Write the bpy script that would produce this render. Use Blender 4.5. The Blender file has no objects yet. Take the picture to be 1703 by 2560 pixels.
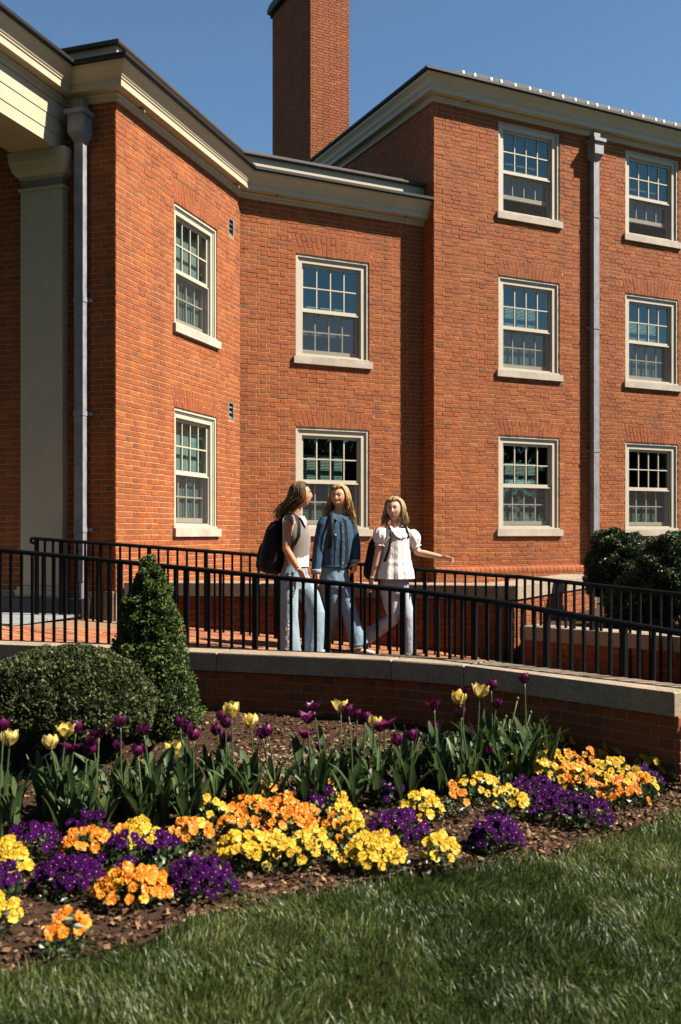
import bpy, math, random
import numpy as np
from mathutils import Vector, Matrix, noise as mnoise
random.seed(7); rng = np.random.default_rng(7)
R = math.radians
scene = bpy.context.scene
col = scene.collection

# ------------------------------------------------------------------ camera
EYE = 1.6
F_PX, CX, HY = 2490.0, 851.5, 1335.0          # focal length, centre column and horizon row of the photograph
cam_d = bpy.data.cameras.new('camera'); cam = bpy.data.objects.new('camera', cam_d); col.objects.link(cam)
cam.location = (0, 0, EYE); cam.rotation_euler = (R(90), 0, 0)
cam_d.sensor_fit = 'VERTICAL'; cam_d.sensor_height = 36.0; cam_d.sensor_width = 24.0
cam_d.lens = F_PX / 2560 * 36.0
cam_d.shift_y = (HY - 1280) / 2560
cam_d.clip_start = 0.1; cam_d.clip_end = 3000
cam_d.dof.use_dof = True; cam_d.dof.focus_distance = 10.2; cam_d.dof.aperture_fstop = 3.2
scene.camera = cam
# ------------------------------------------------------------------ light
SUN_EL, SUN_AZ = R(48), math.atan2(-0.17, 0.985)
S2 = Vector((math.cos(SUN_EL) * math.cos(SUN_AZ), math.cos(SUN_EL) * math.sin(SUN_AZ), math.sin(SUN_EL)))
world = bpy.data.worlds.new('World'); scene.world = world; world.use_nodes = True
wn = world.node_tree; wn.nodes.clear()
wo = wn.nodes.new('ShaderNodeOutputWorld'); wb = wn.nodes.new('ShaderNodeBackground'); ws = wn.nodes.new('ShaderNodeTexSky')
ws.sky_type = 'NISHITA'; ws.sun_disc = False; ws.sun_elevation = SUN_EL
ws.sun_rotation = math.atan2(S2.x, S2.y)
ws.air_density = 0.64; ws.dust_density = 0.1; ws.ozone_density = 0.6; ws.altitude = 200
wb.inputs['Strength'].default_value = 0.05
hs = wn.nodes.new('ShaderNodeHueSaturation'); hs.inputs['Saturation'].default_value = 1.08; hs.inputs['Hue'].default_value = 0.49
wn.links.new(ws.outputs[0], hs.inputs['Color']); wn.links.new(hs.outputs[0], wb.inputs['Color']); wn.links.new(wb.outputs[0], wo.inputs['Surface'])
sun_d = bpy.data.lights.new('sun', 'SUN'); sun_d.energy = 5.0; sun_d.angle = R(0.53); sun_d.color = (1.0, 0.90, 0.76)
sun = bpy.data.objects.new('sun', sun_d); col.objects.link(sun); sun.location = (20, -4, 20)
sun.rotation_euler = S2.to_track_quat('Z', 'Y').to_euler()
scene.view_settings.view_transform = 'Standard'; scene.view_settings.look = 'None'
scene.view_settings.exposure = 1.8; scene.view_settings.gamma = 1.0
scene.render.engine = 'CYCLES'
scene.cycles.max_bounces = 8; scene.cycles.diffuse_bounces = 1; scene.cycles.transparent_max_bounces = 24

# ------------------------------------------------------------------ helpers
def at(px, py, Y):
    """a point of the place seen at photograph pixel (px, py), Y metres away"""
    return Vector(((px - CX) / F_PX * Y, Y, EYE + (HY - py) / F_PX * Y))
BASE = {}
def link(name, data, parent=None):
    o = bpy.data.objects.new(name, data); col.objects.link(o)
    if parent is not None:
        o.parent = parent
        o.matrix_parent_inverse = Matrix.Translation(-BASE.get(parent, Vector((0, 0, 0))))
    return o
def thing(name, label, cat, loc, group=None):
    o = bpy.data.objects.new(name, None); col.objects.link(o)
    o.location = loc; BASE[o] = Vector(loc); o.empty_display_size = 0.1
    o['label'] = label; o['category'] = cat
    if group: o['group'] = group
    return o
def tag(o, label=None, cat=None, group=None, kind=None):
    if label: o['label'] = label
    if cat: o['category'] = cat
    if group: o['group'] = group
    if kind: o['kind'] = kind
    return o

class MB:
    def __init__(s): s.v = []; s.f = []; s.m = []; s.t = []; s.mi = 0; s.tone = 0.5; s.smooth = False; s.sm = []
    def face(s, idx): s.f.append(tuple(idx)); s.m.append(s.mi); s.t.append(s.tone); s.sm.append(s.smooth)
    def add(s, verts, faces):
        b = len(s.v); s.v.extend([tuple(p) for p in verts])
        for f in faces: s.face([b + i for i in f])
    def box(s, p0, p1):
        (x0, y0, z0), (x1, y1, z1) = p0, p1
        s.add([(x0,y0,z0),(x1,y0,z0),(x1,y1,z0),(x0,y1,z0),(x0,y0,z1),(x1,y0,z1),(x1,y1,z1),(x0,y1,z1)],
              [(0,3,2,1),(4,5,6,7),(0,1,5,4),(1,2,6,5),(2,3,7,6),(3,0,4,7)])
    def obox(s, o, ax, ay, az):
        o, ax, ay, az = Vector(o), Vector(ax), Vector(ay), Vector(az)
        v = [o, o+ax, o+ax+ay, o+ay, o+az, o+ax+az, o+ax+ay+az, o+ay+az]
        s.add(v, [(0,3,2,1),(4,5,6,7),(0,1,5,4),(1,2,6,5),(2,3,7,6),(3,0,4,7)])
    def bar(s, a, b, w, h, up=(0,0,1)):
        a, b, up = Vector(a), Vector(b), Vector(up); d = (b - a)
        side = d.cross(up).normalized(); u2 = side.cross(d).normalized()
        s.obox(a - side*w/2 - u2*h/2, side*w, d, u2*h)
    def tube(s, pts, rad, seg=8, cap=True, sq=1.0, up=None):
        pts = [Vector(p) for p in pts]; n = len(pts)
        if not hasattr(rad, '__len__'): rad = [rad]*n
        b = len(s.v); ref = Vector(up) if up else None
        for i, p in enumerate(pts):
            t = (pts[min(i+1, n-1)] - pts[max(i-1, 0)])
            t = t.normalized() if t.length > 1e-9 else Vector((0,0,1))
            if ref is None:
                ref = Vector((0,0,1)) if abs(t.z) < 0.9 else Vector((0,1,0))
            x = (ref - t*ref.dot(t))
            x = x.normalized() if x.length > 1e-6 else t.orthogonal().normalized()
            y = t.cross(x); ref = x
            r = rad[i]; rx, ry = (r if hasattr(r, '__len__') else (r, r*sq))
            for k in range(seg):
                a = 2*math.pi*k/seg
                s.v.append(tuple(p + x*math.cos(a)*rx + y*math.sin(a)*ry))
        for i in range(n-1):
            for k in range(seg):
                k2 = (k+1) % seg
                s.face((b+i*seg+k, b+i*seg+k2, b+(i+1)*seg+k2, b+(i+1)*seg+k))
        if cap:
            s.face([b+k for k in range(seg)][::-1]); s.face([b+(n-1)*seg+k for k in range(seg)])
    def sphere(s, c, r, seg=12, rings=8, rot=None):
        c = Vector(c); r = Vector(r) if hasattr(r, '__len__') else Vector((r, r, r)); b = len(s.v)
        rot = rot or Matrix.Identity(3)
        s.v.append(tuple(c + rot @ Vector((0,0,r.z))))
        for i in range(1, rings):
            th = math.pi*i/rings
            for k in range(seg):
                ph = 2*math.pi*k/seg
                s.v.append(tuple(c + rot @ Vector((r.x*math.sin(th)*math.cos(ph), r.y*math.sin(th)*math.sin(ph), r.z*math.cos(th)))))
        s.v.append(tuple(c + rot @ Vector((0,0,-r.z)))); e = len(s.v)-1
        for k in range(seg):
            k2 = (k+1) % seg
            s.face((b, b+1+k, b+1+k2)); s.face((e, e-seg+k2, e-seg+k))
            for i in range(rings-2):
                s.face((b+1+i*seg+k, b+1+(i+1)*seg+k, b+1+(i+1)*seg+k2, b+1+i*seg+k2))
    def mesh(s, name, mats):
        me = bpy.data.meshes.new(name); me.from_pydata(s.v, [], s.f)
        mats = mats if isinstance(mats, (list, tuple)) else [mats]
        for m in mats: me.materials.append(m)
        n = len(s.f)
        me.polygons.foreach_set('material_index', s.m); me.polygons.foreach_set('use_smooth', s.sm)
        at_ = me.attributes.new('tone', 'FLOAT', 'FACE'); at_.data.foreach_set('value', s.t)
        me.update(); return me
    def build(s, name, mats, parent=None): return link(name, s.mesh(name, mats), parent)

def fast_mesh(name, V, Fq, mats, tone=None, smooth=False, midx=None):
    """V (n,3), Fq (m,k) arrays, k = 3 or 4"""
    me = bpy.data.meshes.new(name); V = np.asarray(V, np.float32); Fq = np.asarray(Fq, np.int32); k = Fq.shape[1]
    me.vertices.add(len(V)); me.vertices.foreach_set('co', V.ravel())
    me.loops.add(Fq.size); me.loops.foreach_set('vertex_index', Fq.ravel())
    me.polygons.add(len(Fq)); me.polygons.foreach_set('loop_start', np.arange(0, Fq.size, k, dtype=np.int32))
    for m in (mats if isinstance(mats, (list, tuple)) else [mats]): me.materials.append(m)
    if tone is not None:
        a = me.attributes.new('tone', 'FLOAT', 'FACE'); a.data.foreach_set('value', np.asarray(tone, np.float32))
    if midx is not None: me.polygons.foreach_set('material_index', np.asarray(midx, np.int32))
    me.polygons.foreach_set('use_smooth', np.full(len(Fq), smooth))
    me.update(calc_edges=True); me.validate(); return me

# ------------------------------------------------------------------ materials
MATS = {}
class NT:
    def __init__(s, name):
        s.m = bpy.data.materials.new(name); s.m.use_nodes = True; s.t = s.m.node_tree; s.n = s.t.nodes; s.l = s.t.links
        s.p = s.n['Principled BSDF']; s.out = s.n['Material Output']; MATS[name] = s.m
    def N(s, ty, **kw):
        nd = s.n.new(ty)
        for k, v in kw.items():
            if k in nd.inputs: nd.inputs[k].default_value = v
            else: setattr(nd, k, v)
        return nd
    def L(s, a, b): s.l.new(a, b)
    def tex(s, kind='Object'): return s.N('ShaderNodeTexCoord').outputs[kind]
    def noise(s, scale, detail=4, rough=0.6, vec=None):
        nd = s.N('ShaderNodeTexNoise'); nd.inputs['Scale'].default_value = scale; nd.inputs['Detail'].default_value = detail
        nd.inputs['Roughness'].default_value = rough; s.L(vec if vec is not None else s.tex(), nd.inputs['Vector']); return nd.outputs['Fac']
    def ramp(s, fac, stops, interp='LINEAR'):
        nd = s.N('ShaderNodeValToRGB'); cr = nd.color_ramp; cr.interpolation = interp
        while len(cr.elements) < len(stops): cr.elements.new(0.5)
        for e, (p, c) in zip(cr.elements, stops): e.position = p; e.color = (*c, 1) if len(c) == 3 else c
        s.L(fac, nd.inputs['Fac']); return nd.outputs['Color']
    def mix(s, a, b, fac, mode='MIX'):
        nd = s.N('ShaderNodeMix'); nd.data_type = 'RGBA'; nd.blend_type = mode
        for sock, val in ((nd.inputs['Factor'], fac), (nd.inputs[6], a), (nd.inputs[7], b)):
            if hasattr(val, 'is_output') : s.L(val, sock)
            elif hasattr(val, '__len__'): sock.default_value = (*val, 1) if len(val) == 3 else val
            else: sock.default_value = val
        return nd.outputs[2]
    def math(s, op, a, b=0.0):
        nd = s.N('ShaderNodeMath'); nd.operation = op
        for sock, val in ((nd.inputs[0], a), (nd.inputs[1], b)):
            if hasattr(val, 'is_output'): s.L(val, sock)
            else: sock.default_value = val
        return nd.outputs[0]
    def tone(s):
        nd = s.N('ShaderNodeAttribute'); nd.attribute_name = 'tone'; return nd.outputs['Fac']
    def bump(s, h, strength=0.3, dist=0.01):
        nd = s.N('ShaderNodeBump'); nd.inputs['Strength'].default_value = strength; nd.inputs['Distance'].default_value = dist
        s.L(h, nd.inputs['Height']); s.L(nd.outputs[0], s.p.inputs['Normal'])
    def col(s, c):
        if hasattr(c, 'is_output'): s.L(c, s.p.inputs['Base Color'])
        else: s.p.inputs['Base Color'].default_value = (*c, 1)
    def rough(s, r): s.p.inputs['Roughness'].default_value = r
    def spec(s, r): s.p.inputs['Specular IOR Level'].default_value = r

def plain(name, c, rough=0.6, var=0.12, scale=6, bump=0.0, bscale=60, metal=0.0, spec=0.5, tex='Object'):
    m = NT(name); n = m.noise(scale, 5, vec=m.tex(tex))
    lo = tuple(x*(1-var) for x in c); hi = tuple(min(1, x*(1+var)) for x in c)
    m.col(m.ramp(n, [(0.3, lo), (0.7, hi)])); m.rough(rough); m.spec(spec); m.p.inputs['Metallic'].default_value = metal
    if bump: m.bump(m.noise(bscale, 4), bump, 0.005)
    return m.m

def brick_mat(name, stops, mult=1.0):
    m = NT(name)
    t = m.tone(); c = m.ramp(t, [(p, tuple(x*mult for x in cc)) for p, cc in stops])
    n = m.noise(9, 6, 0.7); big = m.noise(0.7, 3)
    c = m.mix(c, m.ramp(n, [(0.35, (0.70,0.67,0.66)), (0.62, (1.10,1.08,1.08))]), 0.7, 'MULTIPLY')
    c = m.mix(c, m.ramp(big, [(0.3, (0.86,0.86,0.88)), (0.7, (1.1,1.08,1.05))]), 0.7, 'MULTIPLY')
    mp = m.N('ShaderNodeMapping'); mp.inputs['Scale'].default_value = (1.6, 1.6, .16); m.L(m.tex('Generated') if False else m.N('ShaderNodeNewGeometry').outputs['Position'], mp.inputs['Vector'])
    c = m.mix(c, m.ramp(m.noise(1.6, 5, .65, vec=mp.outputs[0]), [(0.32, (.80,.80,.84)), (0.5, (1,1,1)), (0.72, (1.16,1.16,1.16))]), .8, 'MULTIPLY')
    m.col(c); m.rough(0.85); m.spec(0.25); m.bump(m.noise(55, 5, 0.7), 0.5, 0.004); return m.m
BR = [(0.0,(0.185,0.080,0.042)), (0.12,(0.235,0.080,0.036)), (0.25,(0.27,0.080,0.032)), (0.45,(0.300,0.079,0.025)), (0.7,(0.335,0.091,0.025)), (0.9,(0.35,0.102,0.028)), (1.0,(0.37,0.120,0.032))]
M_brick = brick_mat('brick_face', BR)
M_brick_old = brick_mat('brick_garden', BR, 0.9)
def mortar(name, c):
    m = NT(name); n = m.noise(30, 5); m.col(m.ramp(n, [(0.3, tuple(x*0.75 for x in c)), (0.7, tuple(x*1.1 for x in c))]))
    m.rough(0.95); m.spec(0.1); m.bump(m.noise(160, 4), 0.5, 0.003); return m.m
M_mortar = mortar('mortar', (0.60, 0.325, 0.13))
M_mortar_old = mortar('mortar_garden', (0.33, 0.22, 0.14))
def stone_mat(name, c, speck=0.5):
    m = NT(name); v = m.N('ShaderNodeTexVoronoi'); v.inputs['Scale'].default_value = 190; m.L(m.tex(), v.inputs['Vector'])
    sp = m.ramp(v.outputs['Color'], [(0.2, (0.35,0.33,0.32)), (0.5, (0.9,0.88,0.86)), (0.8, (1.25,1.2,1.15))])
    base = m.ramp(m.noise(3, 6, 0.7), [(0.3, tuple(x*0.72 for x in c)), (0.7, tuple(x*1.15 for x in c))])
    m.col(m.mix(base, sp, speck, 'MULTIPLY')); m.rough(0.85); m.spec(0.25); m.bump(m.noise(220, 5, 0.7), 0.5, 0.003); return m.m
M_granite = stone_mat('granite', (0.36,0.29,0.215), 0.75)
M_limestone = stone_mat('limestone', (0.50,0.44,0.37), 0.3)
M_bluestone = stone_mat('bluestone', (0.25,0.27,0.28), 0.2)
def paint(name, c, rough=0.45):
    m = NT(name); n = m.noise(2.2, 5, 0.65); m.col(m.ramp(n, [(0.25, tuple(x*0.86 for x in c)), (0.75, c)])); m.rough(rough); m.spec(0.35)
    m.bump(m.noise(25, 3), 0.05, 0.004); return m.m
M_trim = paint('cream_paint', (0.55,0.470,0.330))
M_cas = paint('window_paint', (0.55,0.50,0.40))
M_gutter = plain('gutter_metal', (0.013,0.011,0.011), 0.5, 0.2, 3, spec=.25)
M_cap = plain('parapet_cap_metal', (0.075,0.058,0.056), 0.5, 0.2, 3, spec=.3)
M_roof = plain('slate_roof', (0.018,0.024,0.023), 0.7, 0.35, 4)
M_lead = plain('lead_pipe', (0.23,0.235,0.26), 0.55, 0.3, 7, metal=0.0)
M_rail = plain('black_rail_paint', (0.004,0.004,0.0045), 0.5, 0.3, 8, spec=0.12)
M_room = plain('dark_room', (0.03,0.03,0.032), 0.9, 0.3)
M_vent = plain('vent_metal', (0.17,0.19,0.18), 0.55, 0.25)
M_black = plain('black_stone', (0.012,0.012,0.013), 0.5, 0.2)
def glass(name, tint, base=0.13, rough=0.02):
    m = NT(name); m.n.remove(m.p)
    tr = m.N('ShaderNodeBsdfTransparent'); tr.inputs[0].default_value = (*tint, 1)
    gl = m.N('ShaderNodeBsdfGlossy'); gl.inputs['Roughness'].default_value = rough; gl.inputs[0].default_value = (0.62,0.86,0.80,1)
    fr = m.N('ShaderNodeLayerWeight'); fr.inputs[0].default_value = 0.5
    f = m.math('ADD', m.math('MULTIPLY', m.math('POWER', fr.outputs['Facing'], 4.0), .85), base)
    mx = m.N('ShaderNodeMixShader'); m.L(f, mx.inputs[0]); m.L(tr.outputs[0], mx.inputs[1]); m.L(gl.outputs[0], mx.inputs[2])
    bp = m.N('ShaderNodeBump'); bp.inputs['Strength'].default_value = 0.06; bp.inputs['Distance'].default_value = 0.01
    m.L(m.noise(3.5, 2), bp.inputs['Height']); m.L(bp.outputs[0], gl.inputs['Normal'])
    m.L(mx.outputs[0], m.out.inputs[0]); return m.m
M_glass = glass('window_glass', (0.55,0.68,0.66))
M_screen = None
def screen():
    m = NT('insect_screen'); m.n.remove(m.p)
    tr = m.N('ShaderNodeBsdfTransparent'); tr.inputs[0].default_value = (0.95,0.95,0.95,1)
    df = m.N('ShaderNodeBsdfDiffuse'); df.inputs[0].default_value = (0.05,0.05,0.052,1)
    mx = m.N('ShaderNodeMixShader'); mx.inputs[0].default_value = 0.27
    m.L(tr.outputs[0], mx.inputs[1]); m.L(df.outputs[0], mx.inputs[2]); m.L(mx.outputs[0], m.out.inputs[0]); return m.m
M_screen = screen()
M_blind = plain('blind_slat', (0.30,0.36,0.30), 0.6, 0.08)
M_shade = plain('roller_shade', (0.34,0.40,0.38), 0.8, 0.08)
# ------------------------------------------------------------------ walls of bricks
COURSE = 0.0677
class Wall:
    """a vertical plane: origin o (x, y), unit direction d to the right seen from outside, outward normal n"""
    def __init__(s, o, d):
        s.o = Vector((o[0], o[1], 0)); s.d = Vector((d[0], d[1], 0)).normalized(); s.n = Vector((s.d.y, -s.d.x, 0))
    def P(s, u, out, z): return s.o + s.d*u + s.n*out + Vector((0, 0, z))
    def u_of(s, px, out=0.0):
        k = (px - CX)/F_PX; o = s.o + s.n*out
        return (k*o.y - o.x)/(s.d.x - k*s.d.y)
    def z_of(s, px, py, out=0.0):
        u = s.u_of(px, out); Y = (s.o + s.n*out + s.d*u).y
        return EYE + (HY - py)/F_PX*Y
    def rot(s):
        return Matrix(((s.d.x, -s.n.x, 0), (s.d.y, -s.n.y, 0), (0, 0, 1)))      # local x=d, y=-n (inwards), z=up

def brick_verts(q, o, rnd, ins=0.0045, back=-0.004):
    """q: four (u, z) corners counter-clockwise; returns 12 (u, out, z) points"""
    cu = sum(a for a, b in q)/4; cz = sum(b for a, b in q)/4
    def ring(shrink, out, j):
        r = []
        for a, b in q:
            du, dz = a-cu, b-cz
            r.append((cu + du - math.copysign(min(shrink, abs(du)*0.5), du) + rnd.uniform(-j, j), out, cz + dz - math.copysign(min(shrink, abs(dz)*0.5), dz) + rnd.uniform(-j, j)))
        return r
    return ring(0, back, 0) + ring(0, o-0.003, 0.0016) + ring(ins*.8, o, 0.0022)
BF = [(0,1,5,4),(1,2,6,5),(2,3,7,6),(3,0,4,7),(4,5,9,8),(5,6,10,9),(6,7,11,10),(7,4,8,11),(8,9,10,11)]

def tone_pick(header, rnd):
    if header: t = rnd.choice([rnd.uniform(0, .3), rnd.uniform(.15, .45), rnd.uniform(.25, .7), rnd.uniform(.3, .75), rnd.uniform(.3, .75)])
    else: t = rnd.choice([rnd.uniform(.38, .6), rnd.uniform(.4, .85), rnd.uniform(.25, .6)])
    if rnd.random() < .05: t = rnd.uniform(.85, 1)
    return t

def lay(u0, u1, z0, z1, holes=(), arches=(), phase=0.0, zphase=0.0, st=0.203, hd=0.100, j=0.0095, rnd=random, courses=None):
    """Flemish bond bricks: list of (quad corners, is_header, is_whole)"""
    out = []; z = z0; c = 0
    while z < z1 - 0.01:
        zt = min(z + COURSE, z1); zm = (z+zt)/2
        cuts = []
        for (a, b, c0, c1) in holes:
            if c0 < zm < c1: cuts.append((a, b))
        for (a, b, c0, c1, fl) in arches:
            if c0 < zm < c1:
                k = (zm-c0)/(c1-c0); cuts.append((a-fl*k, b+fl*k))
        cuts.sort(); iv = []; cur = u0
        for a, b in cuts:
            if a > cur: iv.append((cur, a))
            cur = max(cur, b)
        if cur < u1: iv.append((cur, u1))
        u = u0 - (st*0.5 + hd*0.5 + j if c % 2 else 0) - phase; k = 0
        while u < u1:
            hdr = (k % 2 == 1); w = hd if hdr else st
            for a, b in iv:
                x0, x1 = max(u, a), min(u+w, b)
                if x1 - x0 > 0.014:
                    whole = (x1-x0) > w-1e-4 and zt-z > COURSE-1e-4
                    out.append((((x0, z), (x1, z), (x1, zt-j), (x0, zt-j)), hdr, whole))
            u += w + j; k += 1
        z += COURSE; c += 1
    return out

def jack_arch(a, b, z0, z1, fl, rnd=random, w=0.073, j=0.008):
    n = max(5, int(round((b-a)/w))); n += (n+1) % 2; out = []
    for i in range(n):
        f0, f1 = i/n, (i+1)/n
        def pt(f, k, side):
            x = (a - fl*k) + f*((b-a) + 2*fl*k); return x + side*j/2
        split = 0.36 if i % 2 else 0.66
        for k0, k1 in ((0, split), (split, 1)):
            g = j/2/(z1-z0)
            k0_, k1_ = k0 + (g if k0 else 0), k1 - (g if k1 < 1 else 0)
            out.append((((pt(f0,k0_,1), z0+(z1-z0)*k0_), (pt(f1,k0_,-1), z0+(z1-z0)*k0_), (pt(f1,k1_,-1), z0+(z1-z0)*k1_), (pt(f0,k1_,1), z0+(z1-z0)*k1_)), 'arch', False))
    return out

VAR = {}
def brick_variant(kind, i, w, h, mat):
    key = (kind, i, w, mat.name)
    if key not in VAR:
        rnd = random.Random(i*7+len(kind)); b = MB(); b.tone = tone_pick(kind == 'h', rnd)
        v = brick_verts(((0,0),(w,0),(w,h),(0,h)), 0.0052 + rnd.uniform(-.0015,.0015), rnd)
        b.add([(x, -o, z) for x, o, z in v], BF); VAR[key] = b.mesh('brick', [mat])
    return VAR[key]

def wall_build(W, bricks, parent, mat, rnd, single=0, proud=0.0052, dist=True):
    """the `single` nearest whole bricks as objects, the rest as one stuff mesh, both children of `parent`"""
    eye = Vector((0, 0, EYE)); idx = list(range(len(bricks)))
    def visible(k):
        q = bricks[k][0]; P = W.P((q[0][0]+q[1][0])/2, 0, (q[0][1]+q[2][1])/2)
        px = CX + F_PX*P.x/P.y; py = HY - F_PX*(P.z-EYE)/P.y
        return (0 < px < 1703 and 0 < py < 2560, (P-eye).length)
    chosen = set()
    if single:
        c = [(visible(k)[1], k) for k in idx if bricks[k][2] and visible(k)[0]]
        c.sort(); chosen = {k for _, k in c[:single]}
    M3 = W.rot(); V = []; Fs = []; T = []
    for k in idx:
        q, hdr, whole = bricks[k]
        if k in chosen:
            w = q[1][0]-q[0][0]; h = q[2][1]-q[1][1]
            me = brick_variant('h' if hdr else 's', rnd.randrange(14), round(w, 4), round(h, 4), mat)
            o = bpy.data.objects.new('brick', me); col.objects.link(o); o.parent = parent
            mw = M3.to_4x4(); mw.translation = W.P(q[0][0], 0, q[0][1])
            o.matrix_parent_inverse = Matrix.Translation(-BASE.get(parent, Vector((0,0,0))))
            o.matrix_basis = mw
        else:
            t = tone_pick(hdr is True, rnd) if hdr != 'arch' else rnd.uniform(.36, .62)
            b = len(V); vv = brick_verts(q, proud + rnd.uniform(-.002,.002), rnd)
            V.extend([tuple(W.P(*p)) for p in vv]); Fs.extend([tuple(b+i for i in f) for f in BF]); T.extend([t]*9)
    if V:
        o = link('bricks', fast_mesh('bricks', V, Fs, [mat], T), parent); o['kind'] = 'stuff'
    return len(chosen)

def plane_with_holes(mb, W, u0, u1, z0, z1, holes, out=0.0, reveal=0.12):
    us = sorted({u0, u1, *[h[0] for h in holes], *[h[1] for h in holes]}); us = [u for u in us if u0 <= u <= u1]
    zs = sorted({z0, z1, *[h[2] for h in holes], *[h[3] for h in holes]}); zs = [z for z in zs if z0 <= z <= z1]
    for i in range(len(us)-1):
        for k in range(len(zs)-1):
            cu, cz = (us[i]+us[i+1])/2, (zs[k]+zs[k+1])/2
            if any(h[0] < cu < h[1] and h[2] < cz < h[3] for h in holes): continue
            mb.add([W.P(us[i], out, zs[k]), W.P(us[i+1], out, zs[k]), W.P(us[i+1], out, zs[k+1]), W.P(us[i], out, zs[k+1])], [(0,1,2,3)])
    for a, b, c, d in holes:
        for p, q in (((a,c),(a,d)), ((a,d),(b,d)), ((b,d),(b,c)), ((b,c),(a,c))):
            mb.add([W.P(p[0], out, p[1]), W.P(q[0], out, q[1]), W.P(q[0], out-reveal, q[1]), W.P(p[0], out-reveal, p[1])], [(0,1,2,3)])

def sweep(mb, path, prof, closed_ends=True, mats=None):
    """sweep a profile [(offset outwards, z)] along a plan polyline, mitred; outwards is to the right of travel"""
    path = [Vector((p[0], p[1])) for p in path]; n = len(path); rows = []
    for i in range(n):
        d0 = (path[i]-path[i-1]).normalized() if i else (path[1]-path[0]).normalized()
        d1 = (path[i+1]-path[i]).normalized() if i < n-1 else d0
        n0, n1 = Vector((d0.y, -d0.x)), Vector((d1.y, -d1.x)); m = (n0+n1); m = m/(m.dot(n0)) if m.length > 1e-6 else n0
        rows.append([(path[i].x + m.x*p, path[i].y + m.y*p, z) for p, z in prof])
    b = len(mb.v); k = len(prof)
    for r in rows: mb.v.extend(r)
    for i in range(n-1):
        for jx in range(k-1):
            if mats: mb.mi = mats[jx]
            mb.face((b+i*k+jx, b+(i+1)*k+jx, b+(i+1)*k+jx+1, b+i*k+jx+1))
    if closed_ends:
        mb.mi = mats[0] if mats else 0
        mb.face([b+jx for jx in range(k)]); mb.face([b+(n-1)*k+jx for jx in range(k)][::-1])

# ------------------------------------------------------------------ plan of the building (metres, seen from the camera at 0,0)
AM, AL = R(63.5), R(18.5)
dM = Vector((math.sin(AM), math.cos(AM))); dL = Vector((math.sin(AL), math.cos(AL)))
dF = Vector((dL.y, -dL.x))                                       # left to right along the shaded return wall
C0 = Vector((-2.5595, 11.35)); C1 = C0 + dL*3.428
C2 = C1 + dM*3.13
dRet = Vector((dM.y, -dM.x))                                     # from the back to the front along the side of the tall wing
C3 = C2 + dRet*0.316
WL = Wall(C0, dL); WM = Wall(C1, dM); WR = Wall(C3, dM)
F_LEN = 4.0; FO = C0 - dF*F_LEN; WF = Wall(FO, dF)
RET = 7.5; RO = C3 - dRet*RET; WT = Wall(RO, dRet)               # side wall of the tall wing
Z_EAVE, Z_EAVE_R = 6.53, 8.42
R_LEN = 7.5

bld = thing('brick_building', 'red brick campus building with cream trimmed windows, tall wing and chimney', 'building', (0, 15, 0))

def win_box(W, l, r, top, sill, out=-0.03):
    """outer casing from photograph pixels: left, right columns, top row at the left edge, sill-top row at the left edge"""
    u0, u1 = W.u_of(l, out), W.u_of(r, out); return [u0, u1, W.z_of(l, sill, out), W.z_of(l, top, out)]
wins = {
 'L1': (WL, win_box(WL, 431, 537.7, 504, 806)), 'L0': (WL, win_box(WL, 430, 537.7, 1014, 1326)),
 'M1': (WM, win_box(WM, 735, 921, 632, 892)), 'M0': (WM, win_box(WM, 737, 923, 1067, 1323)),
 'R2': (WR, win_box(WR, 1243, 1393, 299, 530)), 'R1': (WR, win_box(WR, 1246, 1396, 691, 925)), 'R0': (WR, win_box(WR, 1246, 1398, 1090, 1323)),
 'S2': (WR, win_box(WR, 1560, 1689, 373, 586)), 'S1': (WR, win_box(WR, 1563, 1692, 736, 954)), 'S0': (WR, win_box(WR, 1566, 1695, 1104, 1322)),
}
# ------------------------------------------------------------------ building: walls
WINW = 1.25
ROWS = [(1.675, 3.22), (4.28, 5.83), (6.862, 8.375)]
UC = {'L': 2.02, 'M': 1.517, 'R': 1.865, 'S': 4.565}
def hole(key, row): u = UC[key]; a, b = ROWS[row]; return (u-WINW/2, u+WINW/2, a, b)
def archof(h): return (h[0]-0.0, h[1]+0.0, h[3], h[3]+4*COURSE, 0.10)
rb = random.Random(11)
Z0W = 0.40
def brick_wall(name, W, u0, u1, z0, z1, keys, single, vents=(), phase=0.0, arch_rows=(0, 1), core_out=0.0):
    holes = [hole(k, r) for k, rows in keys for r in rows]
    arches = []
    for k, rows in keys:
        for r in rows:
            if r in arch_rows:
                h = hole(k, r); top = z0 + math.ceil((h[3] + 3.6*COURSE - z0)/COURSE)*COURSE; arches.append((h[0], h[1], h[3], top, 0.10))
    allh = holes + list(vents)
    core = MB(); plane_with_holes(core, W, u0, u1, z0, z1, allh)
    w = core.build('wall', [M_mortar], bld)
    br = lay(u0, u1, z0, z1, [(a, b, c-0.004, d+0.0) for a, b, c, d in holes] + list(vents), arches, phase, rnd=rb)
    for (a, b, c, d, fl) in arches: br += jack_arch(a, b, c+.001, d-0.0095, fl, rb)
    wall_build(W, br, w, M_brick, rb, single)
    return w
VENTS = [(W_ := (3.02, 3.21, 3.23, 3.50)), (3.02, 3.21, 5.87, 6.14)]
WL_len, WM_len = 3.428, 3.13
brick_wall('L', WL, 0.0, WL_len, 3.22-36*COURSE, Z_EAVE+0.02, [('L', (0, 1))], 190, VENTS)
brick_wall('M', WM, 0.0, WM_len, 3.22-36*COURSE, Z_EAVE+0.02, [('M', (0, 1))], 50, phase=0.06)
brick_wall('R', WR, 0.0, R_LEN, Z0W+0.3, Z_EAVE_R+0.02, [('R', (0, 1, 2)), ('S', (0, 1, 2))], 30)
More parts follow.
